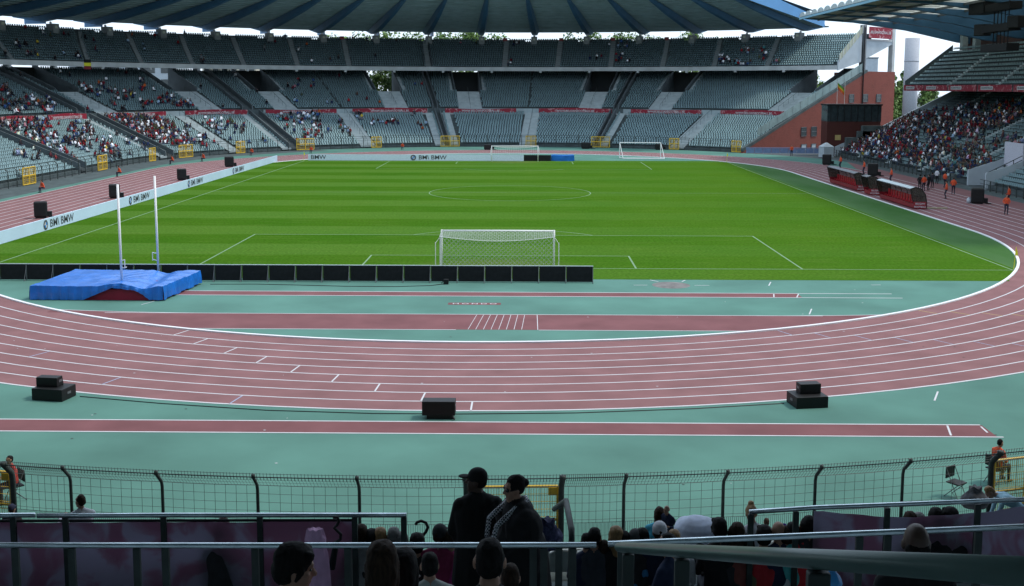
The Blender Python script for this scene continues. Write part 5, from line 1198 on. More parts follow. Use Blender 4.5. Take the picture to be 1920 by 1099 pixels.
# ------------------------------------------------------------------ rails and banners around the walkway
def rail(name, label, pts, posts, drop, r=.027, pr=.032, mid=None, midpts=None):
    e = empty('handrail', (pts[0].x, pts[0].y, WZ), 0, label, 'handrail', local=False); b = MB(); b.tube(pts, r, 10); b.build('top_rail', 'rail', e, True)
    for p, dz in posts:
        b = MB(); b.box((p.x, p.y, p.z - r - dz / 2), (pr * 2, pr * 1.3, dz)); b.build('post', 'post_green', e, bevel=.006)
    if mid: b = MB(); b.tube([q + Vector((0, 0, -mid)) for q in (midpts or pts)], .018, 6); b.build('mid_rail', 'post_green', e)
    return e
D1, D2 = 12.0, 9.5
r1 = lambda u, v: at_dist(u, v, D1)
r2 = lambda u, v: at_dist(u, v, D2)
rail('a', 'pale topped steel rail in front of the walkway at the left, above the purple banner', [r1(70, 967), r1(310, 966), r1(762, 966)], [(r1(u, 966), .95) for u in (122, 306, 487, 665, 757)], 1)
rail('a2', 'short end of rail at the left edge in front of the walkway', [r1(-160, 968), r1(66, 966)], [(r1(24, 966), .95), (r1(-140, 968), .95)], 1)
rail('b', 'long steel rail across the left and middle foreground behind the walkway', [r2(-160, 1022), r2(500, 1023), r2(1118, 1022)], [(r2(u, 1022), 1.0) for u in (28, 134, 256, 310, 478, 652, 1000, 1020, 1048, 1074)], 1, r=.026)
rail('c', 'steel rail of the walkway front at the right, above the reddish banner', [r1(1405, 960), r1(1530, 952), r1(1960, 935)], [(r1(u, v), .95) for u, v in ((1408, 960), (1493, 955), (1664, 948), (1834, 941))], 1)
rail('d', 'thin steel rail rising to the right behind the walkway, over the thick handrail', [r2(1140, 1020), r2(1500, 1005), r2(1960, 986)], [(r2(u, v), 1.0) for u, v in ((1165, 1019), (1612, 1000), (1665, 998), (1835, 991))], 1)
b = MB(); e = empty('handrail', (2.4, -67, 8), 0, 'thick worn green handrail running close past the camera at the right', 'handrail', local=False)
h0, h1 = at_dist(1160, 1026, 5.2), at_dist(1960, 1075, 1.62)
k = [h0 + (h1 - h0) * t for t in (-.012, 0, .02, .3, .6, 1.05)]; b.tube([k[0], k[1], k[2], k[3], k[4], k[5]], [.012, .021, .024, .024, .024, .024], 16); b.build('tube', 'rail_green', e, True)
for t, w_ in ((.07, .03), (.36, .03), (.74, .03)):
    p = h0 + (h1 - h0) * t; b = MB(); b.box((p.x, p.y, p.z - .55 - .02), (w_ * 1.8, w_, 1.08)); b.build('post', 'post_green', e, bevel=.005)
# small stair rail with rounded top in the middle
e = empty('handrail', (2.6, -62, 6), 0, 'short hooped stair rail beside the standing woman', 'handrail', local=False)
b = MB(); p = at_dist(1072, 998, 11.8); b.tube([p + Vector((-.02, 0, -1.3)), p + Vector((-.0, 0, -.06)), p + Vector((0, .06, 0)), p + Vector((-.02, 1.2, -.1)), p + Vector((-.1, 3.5, -1.1))], .036, 10); b.build('tube', 'post_green', e, True)
def banner_sheet(label, pts_top, h, sag, m='banner_back', d=.0, nx=24):
    b = MB(); T, Bt = [], []
    import bisect
    L = [0.]
    for p, q in zip(pts_top[:-1], pts_top[1:]): L.append(L[-1] + (q - p).length)
    for i in range(nx + 1):
        s = L[-1] * i / nx; j = max(0, min(len(L) - 2, bisect.bisect_right(L, s) - 1)); p = pts_top[j].lerp(pts_top[j + 1], (s - L[j]) / (L[j + 1] - L[j])); w_ = .012 * math.sin(i * 1.7) + .01 * math.sin(i * .6)
        T.append(p + Vector((0, w_ + d, -sag * math.sin(math.pi * i / nx)))); Bt.append(p + Vector((0, w_ * 1.6 + d, -h + .012 * math.sin(i * 1.1))))
    b.ribbon(Bt, T); o = b.build('banner', m, None, True); sdf = o.modifiers.new('thick', 'SOLIDIFY'); sdf.thickness = .004; return tag(o, label, 'banner')
dz = Vector((0, .05, -.085))
b1 = banner_sheet('long purple grey banner tied behind the left rail, seen from its back', [r1(-160, 968) + dz, r1(300, 966) + dz, r1(668, 966) + dz], .85, .02)
b = MB(); b.tube([r1(-160, 968) + dz + Vector((0, -.012, .012)), r1(668, 966) + dz + Vector((0, -.012, .012))], .016, 6); o = b.build('hem', 'black_cloth', b1)
banner_sheet('reddish grey banner sagging under the right rail, seen from its back', [r1(1528, 952) + dz * .6, r1(1700, 946) + dz, r1(1850, 940) + dz * .8, r1(1980, 933) + dz * .6], .9, .09)
# red banners hanging along the far walkway
BN = [(189.5, 176.2), (173.3, 164.9), (160.1, 149.5), (146.0, 134.9), (131.7, 119.5), (116.8, 104.1), (101.1, 89.1), (85.3, 72.9), (69.7, 57.6), (54.3, 42.6)]
nms = ['at the far left edge', 'second from the left edge, over sunlit seats', 'above the densest left crowd', 'fourth from the left', 'fifth from the left', 'left of the tall dark parapet', 'left of the centre stair', 'right of the centre stair', 'second from the brick building', 'nearest the brick building']
for (a1, a0), nm_ in zip(BN, nms):
    b = MB(); A = steps(a0, a1, .6); T = [P3(a, WO0 - .12, WZ + 1.0 - .18 * math.sin(math.pi * (a - a0) / (a1 - a0)) ** 2 * (1 if int(a0) % 2 else -1)) for a in A]; b.ribbon([(x, y, z - .92) for x, y, z in T], T); b.ribbon(T, [(x, y, z - .92) for x, y, z in [P3(a, WO0 - .09, q[2]) for a, q in zip(A, T)]])
    o = b.build('banner', 'banner'); tag(o, 'dark red banner hung on the bowl walkway, ' + nm_, 'banner', 'red banners of the bowl')
    am = (a0 + a1) / 2; x, y = bowl(am, WO0 - .28); f = facing(am)
    t = text('lettering', 'WWW.BELGIANFOOTBALL.BE', .6, o, (x, y, WZ + .5), (math.pi / 2, 0, f + math.pi / 2 + math.pi), 'white_line'); t.rotation_euler = (math.pi / 2, 0, f - math.pi / 2)
# banners on the main stand's upper front
ys_ = [(123.6, 114.), (113.6, 103.5), (103., 92.), (91.5, 80.), (79.5, 68.)]
for (ya, yb), nm_ in zip(ys_, ('farthest, by the round column', 'second from the round column', 'third from the round column', 'fourth from the round column', 'at the right edge')):
    b = MB(); b.box((UX0 - .36, (ya + yb) / 2, UZ_ - .3), (.05, ya - yb, .95)); o = b.build('banner', 'banner'); tag(o, 'red banner with a white panel on the main stand front, ' + nm_, 'banner', 'red banners of the main stand')
    b = MB(); b.box((UX0 - .40, ya - 3.2, UZ_ - .28), (.02, 4.2, .5)); b.build('white_panel', 'white_line', o)
    text('lettering', 'BELGIANFOOTBALL.BE', .36, o, (UX0 - .42, ya - 3.2, UZ_ - .28), (math.pi / 2, 0, -math.pi / 2), 'letter_dark')
# ------------------------------------------------------------------ fences round the far side
ff = empty('perimeter_fence', (0, 152, 0), 0, 'thin dark fence with bent posts round the far and left stands', 'fence', local=False)
GA = [(213.7, 1), (190.2, 1), (170.9, 0), (160.9, 1), (147.0, 0), (132.3, 1), (117.2, 0), (102.1, 1), (85.7, 0), (71.5, 1), (56.1, 0), (42.4, 0)]
allp = []; a = 41.6
while a < 236: allp.append(a); a += 2.3 if a <= 180 else 2.3
for a in allp:
    b = MB(); b.tube([P3(a, 0, 0), P3(a, 0, FH), P3(a, .35, FH + .33)], .06, 5); b.build('post', 'post_green', ff)
b = MB(); A = steps(41.2, 236, 1.15)
for z, o, r in ((FH + .33, .35, .04), (FH, 0, .03), (1.5, 0, .012), (1.0, 0, .014), (.5, 0, .012), (.15, 0, .014)):
    for p, q in zip(A[:-1], A[1:]): b.bar(P3(p, o, z), P3(q, o, z), r, 3, cap=False)
for a in steps(41.2, 236, .38): b.bar(P3(a, 0, .1), P3(a, 0, 1.), .006, 3, cap=False)
b.build('wire_mesh', 'post_green', ff)
ln = ['nearest at the left edge', 'second from the left edge beside the grey parapet', 'third from the left, between two sunlit blocks', 'double, beneath the dense left crowd', 'fifth from the left', 'sixth from the left, behind the corner flag', 'small, above the left part of the white board', 'below the tall dark parapet', 'behind the far goal at the centre stair', 'behind the blue covered mat', 'behind the portable goal', 'nearest the brick building']
for (a, dbl), l in zip(GA, ln):
    hw = (1.75 if dbl else .95) if a > 180 else (1.9 if dbl else 1.05); hw = hw if a > 180 else hw * 180 / math.pi / RB
    gate('yellow fence gate, ' + l, a - hw, a + hw, 'yellow fence gates', h=2.15, r=.07, fine=5, off=-.25)
rfence = empty('perimeter_fence', (55.4, 90, 0), 0, 'low dark rail fence along the foot of the main stand', 'fence', local=False)
y = 30.
while y < 124:
    if not VY0 - 1 < y < VY1 + 1: b = MB(); b.bar((55.5, y, 0), (55.5, y, 1.25), .07, 6); b.build('post', 'post_green', rfence)
    y += 1.75
b = MB()
for y0, y1 in ((30, VY0 - .6), (VY1 + .6, 124)):
    for z in (1.2, .75, .3): b.bar((55.5, y0, z), (55.5, y1, z), .03, 5)
b.build('rails', 'post_green', rfence)
# ------------------------------------------------------------------ advertising boards
def roundel(parent, c, r, rot, k=.02):
    n = 28; q = Matrix.Rotation(rot, 4, 'Z') @ Matrix.Rotation(math.pi / 2, 4, 'X'); tr = Matrix.Translation(c)
    T = lambda x, y, z: tr @ (q @ Vector((x, y, z)))
    b = MB(); b.add([T(math.cos(2 * math.pi * i / n) * r, math.sin(2 * math.pi * i / n) * r, 0) for i in range(n)], [tuple(range(n))], 0)
    b.add([T(math.cos(2 * math.pi * i / n) * r * .62, math.sin(2 * math.pi * i / n) * r * .62, k * .5) for i in range(n)], [tuple(range(n))], 1)
    for s in (0, 2):
        pts = [T(0, 0, k)] + [T(math.cos(s * math.pi / 2 + math.pi / 2 * i / 8) * r * .6, math.sin(s * math.pi / 2 + math.pi / 2 * i / 8) * r * .6, k) for i in range(9)]; b.add(pts, [tuple(range(10))], 2)
    b.build('roundel', ['letter_dark', 'white_line', 'logo_blue'], parent).location = (0, 0, 0)
lb = empty('advertising_board', (-38, 50, 0), 0, 'long pale blue advertising board with dark letters along the left touchline', 'advertising board', local=False)
b = MB(); b.box((-38.05, 52.5, .5), (.12, 105, .96)); b.build('panel', 'board_blue', lb)
b = MB()
for i in range(53): b = MB(); b.box((-38.3, 1 + 2 * i, .45), (.4, .04, .9)); b.build('brace', 'grey_metal', lb)
w0 = Vector((38, -50, 0))
for u, v in ((128, 414), (288, 371), (380, 341), (459, 318)):
    p = at_z(u, v, .45); y = p.y; ss = 1.
    t = text('lettering', 'BM\\ BMW', .92, lb, Vector((-37.98, y, .48)) + w0, (math.pi / 2, 0, math.pi / 2), 'letter_dark', sx=1.0)
    t.scale = (1.25, 1, 1)
    hlen = 2.7; roundel(lb, Vector((-37.97, y - 3.3, .49)) + w0, .42, math.pi / 2)
fb = empty('advertising_board', (0, 107.6, 0), 0, 'long white advertising board with dark letters behind the far goal line', 'advertising board', local=False)
YB = 107.7
xL, xR = at_dist(578, 295, YB + 73.26).x, at_dist(982, 295, YB + 73.26).x
b = MB(); b.box(((xL + xR) / 2, YB, .52), (xR - xL, .12, 1.0)); b.build('panel', colour('board_white', (.66, .76, .86), rough=.5), fb)
xD = at_dist(1033, 295, YB + 73.26).x
b = MB(); b.box(((xD + xR) / 2 + .01, YB, .5), (xD - xR, .1, .96)); b.build('dark_panel', 'black_cloth', fb)
w1 = Vector((0, -107.6, 0))
t = text('lettering', 'BMW', .95, fb, Vector((at_dist(597, 296, YB + 73.26).x, YB - .07, .52)) + w1, (math.pi / 2, 0, 0), 'letter_dark'); t.scale = (1.1, 1, 1)
t = text('lettering', 'BM\\ BMW', .95, fb, Vector((at_dist(811, 296, YB + 73.26).x, YB - .07, .52)) + w1, (math.pi / 2, 0, 0), 'letter_dark'); t.scale = (1.12, 1, 1)
roundel(fb, Vector((at_dist(775, 296, YB + 73.26).x, YB - .08, .52)) + w1, .45, 0)
# blue covered mat at the far side
def lumpy_box(name, c, sz, m, amp=.04, nx=16, ny=12, seed=1, parent=None, corner=None):
    b = MB(); r = random.Random(seed); V = []
    for j in range(ny + 1):
        for i in range(nx + 1):
            x, y = -sz[0] / 2 + sz[0] * i / nx, -sz[1] / 2 + sz[1] * j / ny; V.append((c[0] + x, c[1] + y, c[2] + sz[2] + amp * (math.sin(x * 2.1 + seed) * math.cos(y * 1.7) + r.uniform(-.4, .4))))
    o = len(b.v); b.add(V, [(j * (nx + 1) + i, j * (nx + 1) + i + 1, (j + 1) * (nx + 1) + i + 1, (j + 1) * (nx + 1) + i) for j in range(ny) for i in range(nx)])
    rim = [i for i in range(nx + 1)] + [(j + 1) * (nx + 1) - 1 for j in range(1, ny + 1)] + [ny * (nx + 1) + i for i in range(nx - 1, -1, -1)] + [j * (nx + 1) for j in range(ny - 1, 0, -1)]
    T = [Vector(V[i]) for i in rim]; mid = [Vector((p.x + r.uniform(-amp, amp) * .6, p.y + r.uniform(-amp, amp) * .6, c[2] + (p.z - c[2]) * .5)) for p in T]; bot = [Vector((p.x + r.uniform(-amp, amp), p.y + r.uniform(-amp, amp), c[2])) for p in T]
    b.ribbon(mid, T, closed=True); b.ribbon(bot, mid, closed=True); return b.build(name, m, parent, True)
xm0, xm1 = at_dist(1034, 295, YB + 73.26).x, at_dist(1077, 295, YB + 73.26).x
o = lumpy_box('covered_mat', ((xm0 + xm1) / 2, 109.2, 0), (xm1 - xm0, 2.4, .9), 'tarp', .06); tag(o, 'small mat under a blue tarpaulin right of the far white board', 'mat')
# near LED boards seen from behind
proto = None; xs = []; x = 6.0
LWD = 1.667
while x > -34: xs.append(x - LWD / 2); x -= LWD
for i, x in enumerate(xs):
    if proto is None:
        e = empty('led_board', (x, -5.4, 0), 0, 'black rear side of a perimeter board panel standing before the near goal', 'advertising board', 'black board panels before the near goal')
        b = MB(); b.box((0, .06, .52), (LWD - .035, .08, .96)); b.build('panel', 'black_cloth', e)
        b = MB(); b.box((0, .06, 1.02), (LWD - .002, .10, .035)); b.build('top_edge', 'acrylic', e)
        b = MB(); b.box((LWD / 2 - .03, .0, .5), (.05, .05, .96)); b.build('upright', 'grey_metal', e)
        b = MB(); b.bar((LWD / 2 - .03, 0, .85), (LWD / 2 - .03, -.38, .02), .017, 5); b.bar((LWD / 2 - .03, 0, .03), (LWD / 2 - .03, -.42, .03), .02, 5); b.build('brace', 'grey_metal', e); proto = e
    else: c = copy_tree(proto); c.location = (x, -5.4 + rng.normal(0, .015), 0); c.rotation_euler = (0, 0, rng.normal(0, .008))
b = MB(); b.box((0, 0, .16), (.3, .26, .3)); b.bar((-.15, 0, .2), (-.3, .1, .04), .03, 5); o = b.build('power_box', 'black', bevel=.02); o.location = (-3.0, -6.15, 0); tag(o, 'small black power box on the apron before the black boards', 'box')
b = MB(); b.tube([(-3.1, -6.15, .03), (-3.9, -6.75, .015), (-6., -7.15, .015), (-9, -7.1, .015), (-12, -6.75, .015), (-14.5, -6.5, .015), (-17.3, -6.6, .015)], .022, 5); o = b.build('cable', 'black'); tag(o, 'thin black cable lying on the apron before the black boards', 'cable')
b = MB()
for k in range(-12, 13): pass
pts = [(at_z(u, v).x, at_z(u, v).y, .012) for u, v in ((150, 744), (300, 757), (500, 770), (700, 776), (860, 777), (1080, 775), (1300, 767), (1470, 757))]; b.tube(pts, .02, 4); o = b.build('cable', 'black'); tag(o, 'long dark cable along the outer edge of the near bend between the loudspeakers', 'cable')
# ------------------------------------------------------------------ goals
def net_grid(b, corner, ux, uy, nx, ny, sag, r, hexa=True):
    def P(i, j): return Vector(corner) + Vector(ux) * (i / nx) + Vector(uy) * (j / ny) + Vector(sag) * (math.sin(math.pi * i / nx) * .5 + .5 * math.sin(math.pi * j / ny))
    for j in range(0, ny + 1):
        for i in range(0, nx + 1):
            if i % 2 == j % 2:
                if i < nx and True:
                    b.bar(P(i, j), P(i + 1, j), r, 3, cap=False)
            if j < ny:
                d = .5 if False else 0
                b.bar(P(i, j), P(i, j + 1), r, 3, cap=False) if i % 2 == (j % 2) or True else None
def football_goal(label, y0, face, fine, r=.06, nr=.010):
    e = empty('football_goal', (0, y0, 0), 0 if face > 0 else math.pi, label, 'goal')   # local +Y into the net
    W, H = 7.32 / 2 + .06, 2.44 + .06
    b = MB()
    for sx in (-1, 1): b.bar((sx * W, 0, 0), (sx * W, 0, H + .06), r, 10)
    b.build('post', 'white_metal', e, True); b = MB(); b.bar((-W, 0, H), (W, 0, H), r, 10); b.build('crossbar', 'white_metal', e, True)
    b = MB(); k = .145 if fine else .35; nx = int(2 * W / k); D = 1.9
    def curve(t): return -.28 * math.sin(math.pi * t)
    nyb, nyt = int(2.3 / k), int(D / k)
    def PB(i, j): t = i / nx; return Vector((-W + 2 * W * t, D, (H - .15) * j / nyb + (curve(t) * (j / nyb))))
    def PT(i, j): t = i / nx; return Vector((-W + 2 * W * t, D * j / nyt, H - .02 + (-.13 + curve(t)) * j / nyt))
    def PS(sx): return lambda i, j: Vector((sx * W, D * i / nyt, (H - .05 - .1 * i / nyt) * j / nyb))
    for F_, a_, c_ in ((PB, nx, nyb), (PT, nx, nyt), (PS(-1), nyt, nyb), (PS(1), nyt, nyb)):
        for j in range(c_ + 1):
            for i in range(a_ + 1):
                sh = .0
                if i < a_:
                    p, q = F_(i, j), F_(i + 1, j)
                    if (i + j) % 2 == 0 or not fine: b.bar(p, q, nr, 3, cap=False)
                if j < c_: b.bar(F_(i, j), F_(i, j + 1) if not fine else F_(min(a_, i + (1 if (i + j) % 2 else 0)), j + 1), nr, 3, cap=False)
    b.build('net', 'net', e)
    b = MB(); pts = [PT(i, nyt) for i in range(nx + 1)]; b.tube(pts, .02, 5); b.build('net_cord', 'net', e)
    for sx in (-1, 1):
        b = MB(); b.bar((sx * (W + .25), D + .2, 0), (sx * (W + .25), D + .2, 2.0), .03, 6); b.bar((sx * (W + .25), D + .2, 1.95), (sx * W, D, H - .2), .012, 4); b.build('net_pole', 'white_metal', e)
    return e
g1 = football_goal('white football goal with a full net at the near end of the pitch', 0, -1, True)
g2 = football_goal('white football goal at the far end of the pitch before the white board', PL, 1, False, nr=.008)
e = empty('portable_goal', (at_z(1200, 297).x, at_z(1200, 297).y - 1, 0), -.03, 'white portable goal standing on the far green apron right of the far goal', 'goal'); W, H = 3.45, 2.6
b = MB()
for sx in (-1, 1): b.bar((sx * W, 1.5, 0), (sx * W, 1.5, H), .07, 8)
b.bar((-W, 1.5, H), (W, 1.5, H), .07, 8); b.build('frame', 'white_metal', e)
b = MB(); b.bar((-W + .5, -.3, .07), (W + .5, -.3, .07), .1, 8)
for sx in (-1, 1): b.bar((sx * W, 1.5, .06), (sx * W + .5, -.3, .06), .06, 6); b.bar((sx * W, 1.5, H), (sx * W + .5, -.3, .1), .05, 6)
b.build('base_frame', 'white_metal', e)
def corner_flag(label, x, y, lean=.0):
    e = empty('corner_flag', (x, y, 0), 0, label, 'corner flag'); b = MB(); b.bar((0, 0, 0), (lean, 0, 1.55), .022, 6); b.build('pole', 'yellow_flag', e); b = MB(); b.prism([(lean, 0, 1.5), (lean - .05, 0, 1.0), (lean + .16, .02, .95), (lean + .12, .03, 1.25)], (0, .012, 0)); b.build('flag', 'yellow_flag', e)
corner_flag('yellow corner flag at the near right corner beside the track kerb', 34.05, .05, .1); corner_flag('small yellow corner flag at the far left corner', -34, PL, .03); corner_flag('small yellow corner flag at the far right corner', 34, PL, .03)
# ------------------------------------------------------------------ pole vault bed with tarpaulin
pb = empty('landing_mat', (-22.5, -7.5, 0), 0, 'large landing mat under a crumpled blue tarpaulin with a red side showing', 'mat', local=False)
def gz(x, y, z=0): return Vector((x, y, z))
c0_, c1_, c2_, c3_ = gz(-26.0, -11.75), gz(-18.45, -11.9), gz(-17.9, -6.5), gz(-25.7, -6.0)
b = MB(); MH = .82
lo = [gz(-25.9, -11.65), gz(-18.6, -11.8), gz(-18.1, -6.7), gz(-25.6, -6.2)]
b.prism(lo, (0, 0, .62)); b.build('foam_block', 'mat_red', pb)
nx, ny = 100, 66; b = MB(); r_ = random.Random(5); V = []
def mound(s, t):                                          # s along x 0..1, t along y 0..1
    z = MH - .03 + .012 * math.sin(s * 13 + t * 5) * math.cos(t * 9) + .006 * math.sin(s * 47 + t * 21)
    kk = .25 + .75 / (1 + math.exp(-(s - .48) * 14)); z += .5 * kk * (.05 * abs(math.sin(s * 17 + 2.5 * math.sin(t * 6) + t * 5)) + .045 * abs(math.sin(s * 8 - t * 14 + 1.7 * math.sin(s * 11))) + .03 * abs(math.sin(s * 31 + t * 23 + 2 * math.sin(t * 9))))
    z -= .18 * math.exp(-((s - .80 + .12 * (t - .5)) / .06) ** 2)               # fold between bed and front pieces
    z += .16 * math.exp(-((s - .66) / .09) ** 2) * math.exp(-((t - .05) / .16) ** 2)
    z += .07 * math.exp(-((s - .9) / .06) ** 2) * math.exp(-((t - .1) / .2) ** 2)
    z -= .05 * math.exp(-((s - .5) / .05) ** 2) * math.exp(-((t - .45) / .3) ** 2)
    return z
for j in range(ny + 1):
    for i in range(nx + 1):
        s, t = i / nx, j / ny; p = c0_.lerp(c1_, s).lerp(c3_.lerp(c2_, s), t); V.append((p.x, p.y, mound(s, t) + r_.uniform(-.008, .008)))
b.add(V, [(j * (nx + 1) + i, j * (nx + 1) + i + 1, (j + 1) * (nx + 1) + i + 1, (j + 1) * (nx + 1) + i) for j in range(ny) for i in range(nx)])
def skirt(idx, hem, out):
    T = [Vector(V[i]) for i in idx]; mid, bot = [], []
    for k, p in enumerate(T):
        s = k / (len(T) - 1); zz = hem(s); w_ = .03 * math.sin(k * .8) + .02 * math.sin(k * 1.9); mid.append(Vector((p.x, p.y, zz + (p.z - zz) * .5)) + out * (.05 + w_)); bot.append(Vector((p.x, p.y, zz)) + out * (.06 + w_ * 1.5))
    b.ribbon(mid, T); b.ribbon(bot, mid)
def hem_front(s):
    if s < .40: return .03
    if s < .62: return .03 + .70 * (s - .40) / .22
    if s < .80: return .73 - .15 * (s - .62) / .18
    if s < .90: return .58 - .5 * (s - .8) / .1
    return .06
skirt([i for i in range(nx + 1)], hem_front, Vector((0, -1, 0))); skirt([j * (nx + 1) + nx for j in range(ny + 1)], lambda s: .05 + .08 * abs(math.sin(s * 9)), Vector((1, 0, 0))); skirt([ny * (nx + 1) + i for i in range(nx + 1)], lambda s: .05, Vector((0, 1, 0))); skirt([j * (nx + 1) for j in range(ny + 1)], lambda s: .04, Vector((-1, 0, 0)))
b.build('tarpaulin', 'tarp', pb, True)
for lab, (u0, v0), (u1, v1), d in (('white vault upright standing in the near edge of the blue mat', (229, 536), (223, 346), 73.26 - 10.2), ('white vault upright standing behind the blue mat', (297, 505), (292, 330), 73.26 - 5.95)):
    p = at_dist(u0, v0, d); q = at_dist(u1, v1, d); h_ = q.z; e = empty('vault_upright', (p.x, p.y, 0), 0, lab, 'pole', 'vault uprights'); b = MB(); zb = .02
    b.bar((0, 0, zb), (-.03, 0, h_), .07, 10); b.build('pole', 'white_metal', e, True); b = MB(); z_ = 1.55 if v0 > 510 else 1.35
    b.bar((-.05, 0, z_), (.3 if v0 > 510 else -.34, 0, z_ + .08), .03, 6); b.bar((-.05, 0, z_ + .45), (.22 if v0 > 510 else -.34, 0, z_ + .5), .03, 6); b.bar((.2 if v0 > 510 else -.33, 0, z_), (.2 if v0 > 510 else -.33, 0, z_ + .5), .025, 6); b.build('bar_bracket', 'white_metal', e)
    b = MB(); b.box((0, 0, .06), (.5, .9, .1)); b.build('base_plate', 'grey_metal', e)
# ------------------------------------------------------------------ loudspeakers
def box_speaker(name, label, loc, rz, sz, group=None, tilt=0., wedge=False):
    e = empty('loudspeaker', loc, rz, label, 'loudspeaker', group); w_, d_, h_ = sz; b = MB()
    if wedge: b.prism([(-w_ / 2, -d_ / 2, 0), (-w_ / 2, d_ / 2, 0), (-w_ / 2, d_ / 2 - h_ * .25, h_), (-w_ / 2, -d_ / 2, h_)], (w_, 0, 0))
    else: b.box((0, 0, h_ / 2), (w_, d_, h_))
    b.build('cabinet', 'black', e, bevel=.02); b = MB(); b.box((0, d_ / 2 + .012 - (.12 * h_ if wedge else 0), h_ * .5), (w_ * .9, .02, h_ * .86)); b.build('grille', 'grey_metal', e)
    for sx in (-1, 1): b = MB(); b.box((sx * (w_ / 2 + .006), 0, h_ * .55), (.012, .22, .09)); b.build('handle', 'grey_metal', e)
    return e
box_speaker('s', 'low wide black bass loudspeaker on the near bend at the left', (-16.32, -31.5, 0), -.18, (1.28, .95, .47), 'black loudspeakers of the near bend')
box_speaker('s', 'black loudspeaker standing on the low bass box at the left', (-16.5, -31.4, .475), -.12, (.86, .5, .36), 'black loudspeakers of the near bend', wedge=True)
e = box_speaker('s', 'single black loudspeaker on a low stand in the middle of the near bend', (-1.28, -33.75, .14), 0, (1.2, .55, .52), 'black loudspeakers of the near bend')
b = MB(); b.box((.05, -.02, -.065), (.95, .45, .13)); b.bar((.5, -.26, .0), (.58, -.38, -.1), .04, 5); b.build('stand', 'black', e)
box_speaker('s', 'low wide black bass loudspeaker on the near bend at the right', (12.55, -31.85, 0), .16, (1.25, 1.0, .44), 'black loudspeakers of the near bend')
box_speaker('s', 'black loudspeaker standing on the low bass box at the right', (12.62, -31.7, .445), .14, (.82, .45, .38), 'black loudspeakers of the near bend')
def big_speaker(label, u, v, h, w_, rz):
    p = at_z(u, v); e = empty('loudspeaker', p, rz, label, 'loudspeaker', 'tall black loudspeakers beside the track'); b = MB(); b.box((0, 0, h / 2 + .12), (w_, w_ * .8, h), 0); b.build('cabinet', 'black', e, bevel=.12); b = MB(); b.box((.0, 0, .06), (w_ * .8, w_ * .7, .12)); b.build('stand', 'black', e); b = MB(); b.box((w_ * .62, .1, .35), (.5, .4, .5)); b.bar((w_ * .6, 0, .1), (w_ * 1.1, .1, .05), .06, 5); b.build('amplifier_case', 'black', e, bevel=.03)
for lab, u, v, h, w_, rz in (('tall black loudspeaker nearest the left edge behind the blue board', 77, 409, 1.4, 1.12, .35), ('tall black loudspeaker behind the left vault upright', 215, 372, 1.4, 1.12, .35), ('black loudspeaker third along the left board', 341, 338, 1.35, 1.15, .35), ('black loudspeaker farthest along the left board', 430, 313, 1.4, 1.3, .35),
    ('black covered loudspeaker at the far end of the right track', 1550, 309, 1.5, 1.35, -.3), ('black covered loudspeaker behind the small dugout', 1636, 330, 1.6, 1.35, -.3), ('black loudspeaker with a white canister beside the passage wall', 1832, 382, 1.5, 1.25, -.3), ('small black loudspeaker on the far track left of the far goal', 915, 281, .9, 1.5, 0), ('small black loudspeaker on the far track right of the far goal', 1098, 279, 1.1, 1.7, 0), ('small black loudspeaker behind the portable goal', 1236, 281, 1.0, 1.6, 0)): big_speaker(lab, u, v, h, w_, rz)
p = at_z(1817, 381); b = MB(); b.bar((p.x, p.y, 0), (p.x, p.y, .5), .25, 10); b.bar((p.x, p.y, .5), (p.x, p.y, .62), .12, 8); o = b.build('canister', 'white_wall', None, True); tag(o, 'white canister beside the right loudspeaker near the passage wall', 'canister')
p = at_z(975, 279); 
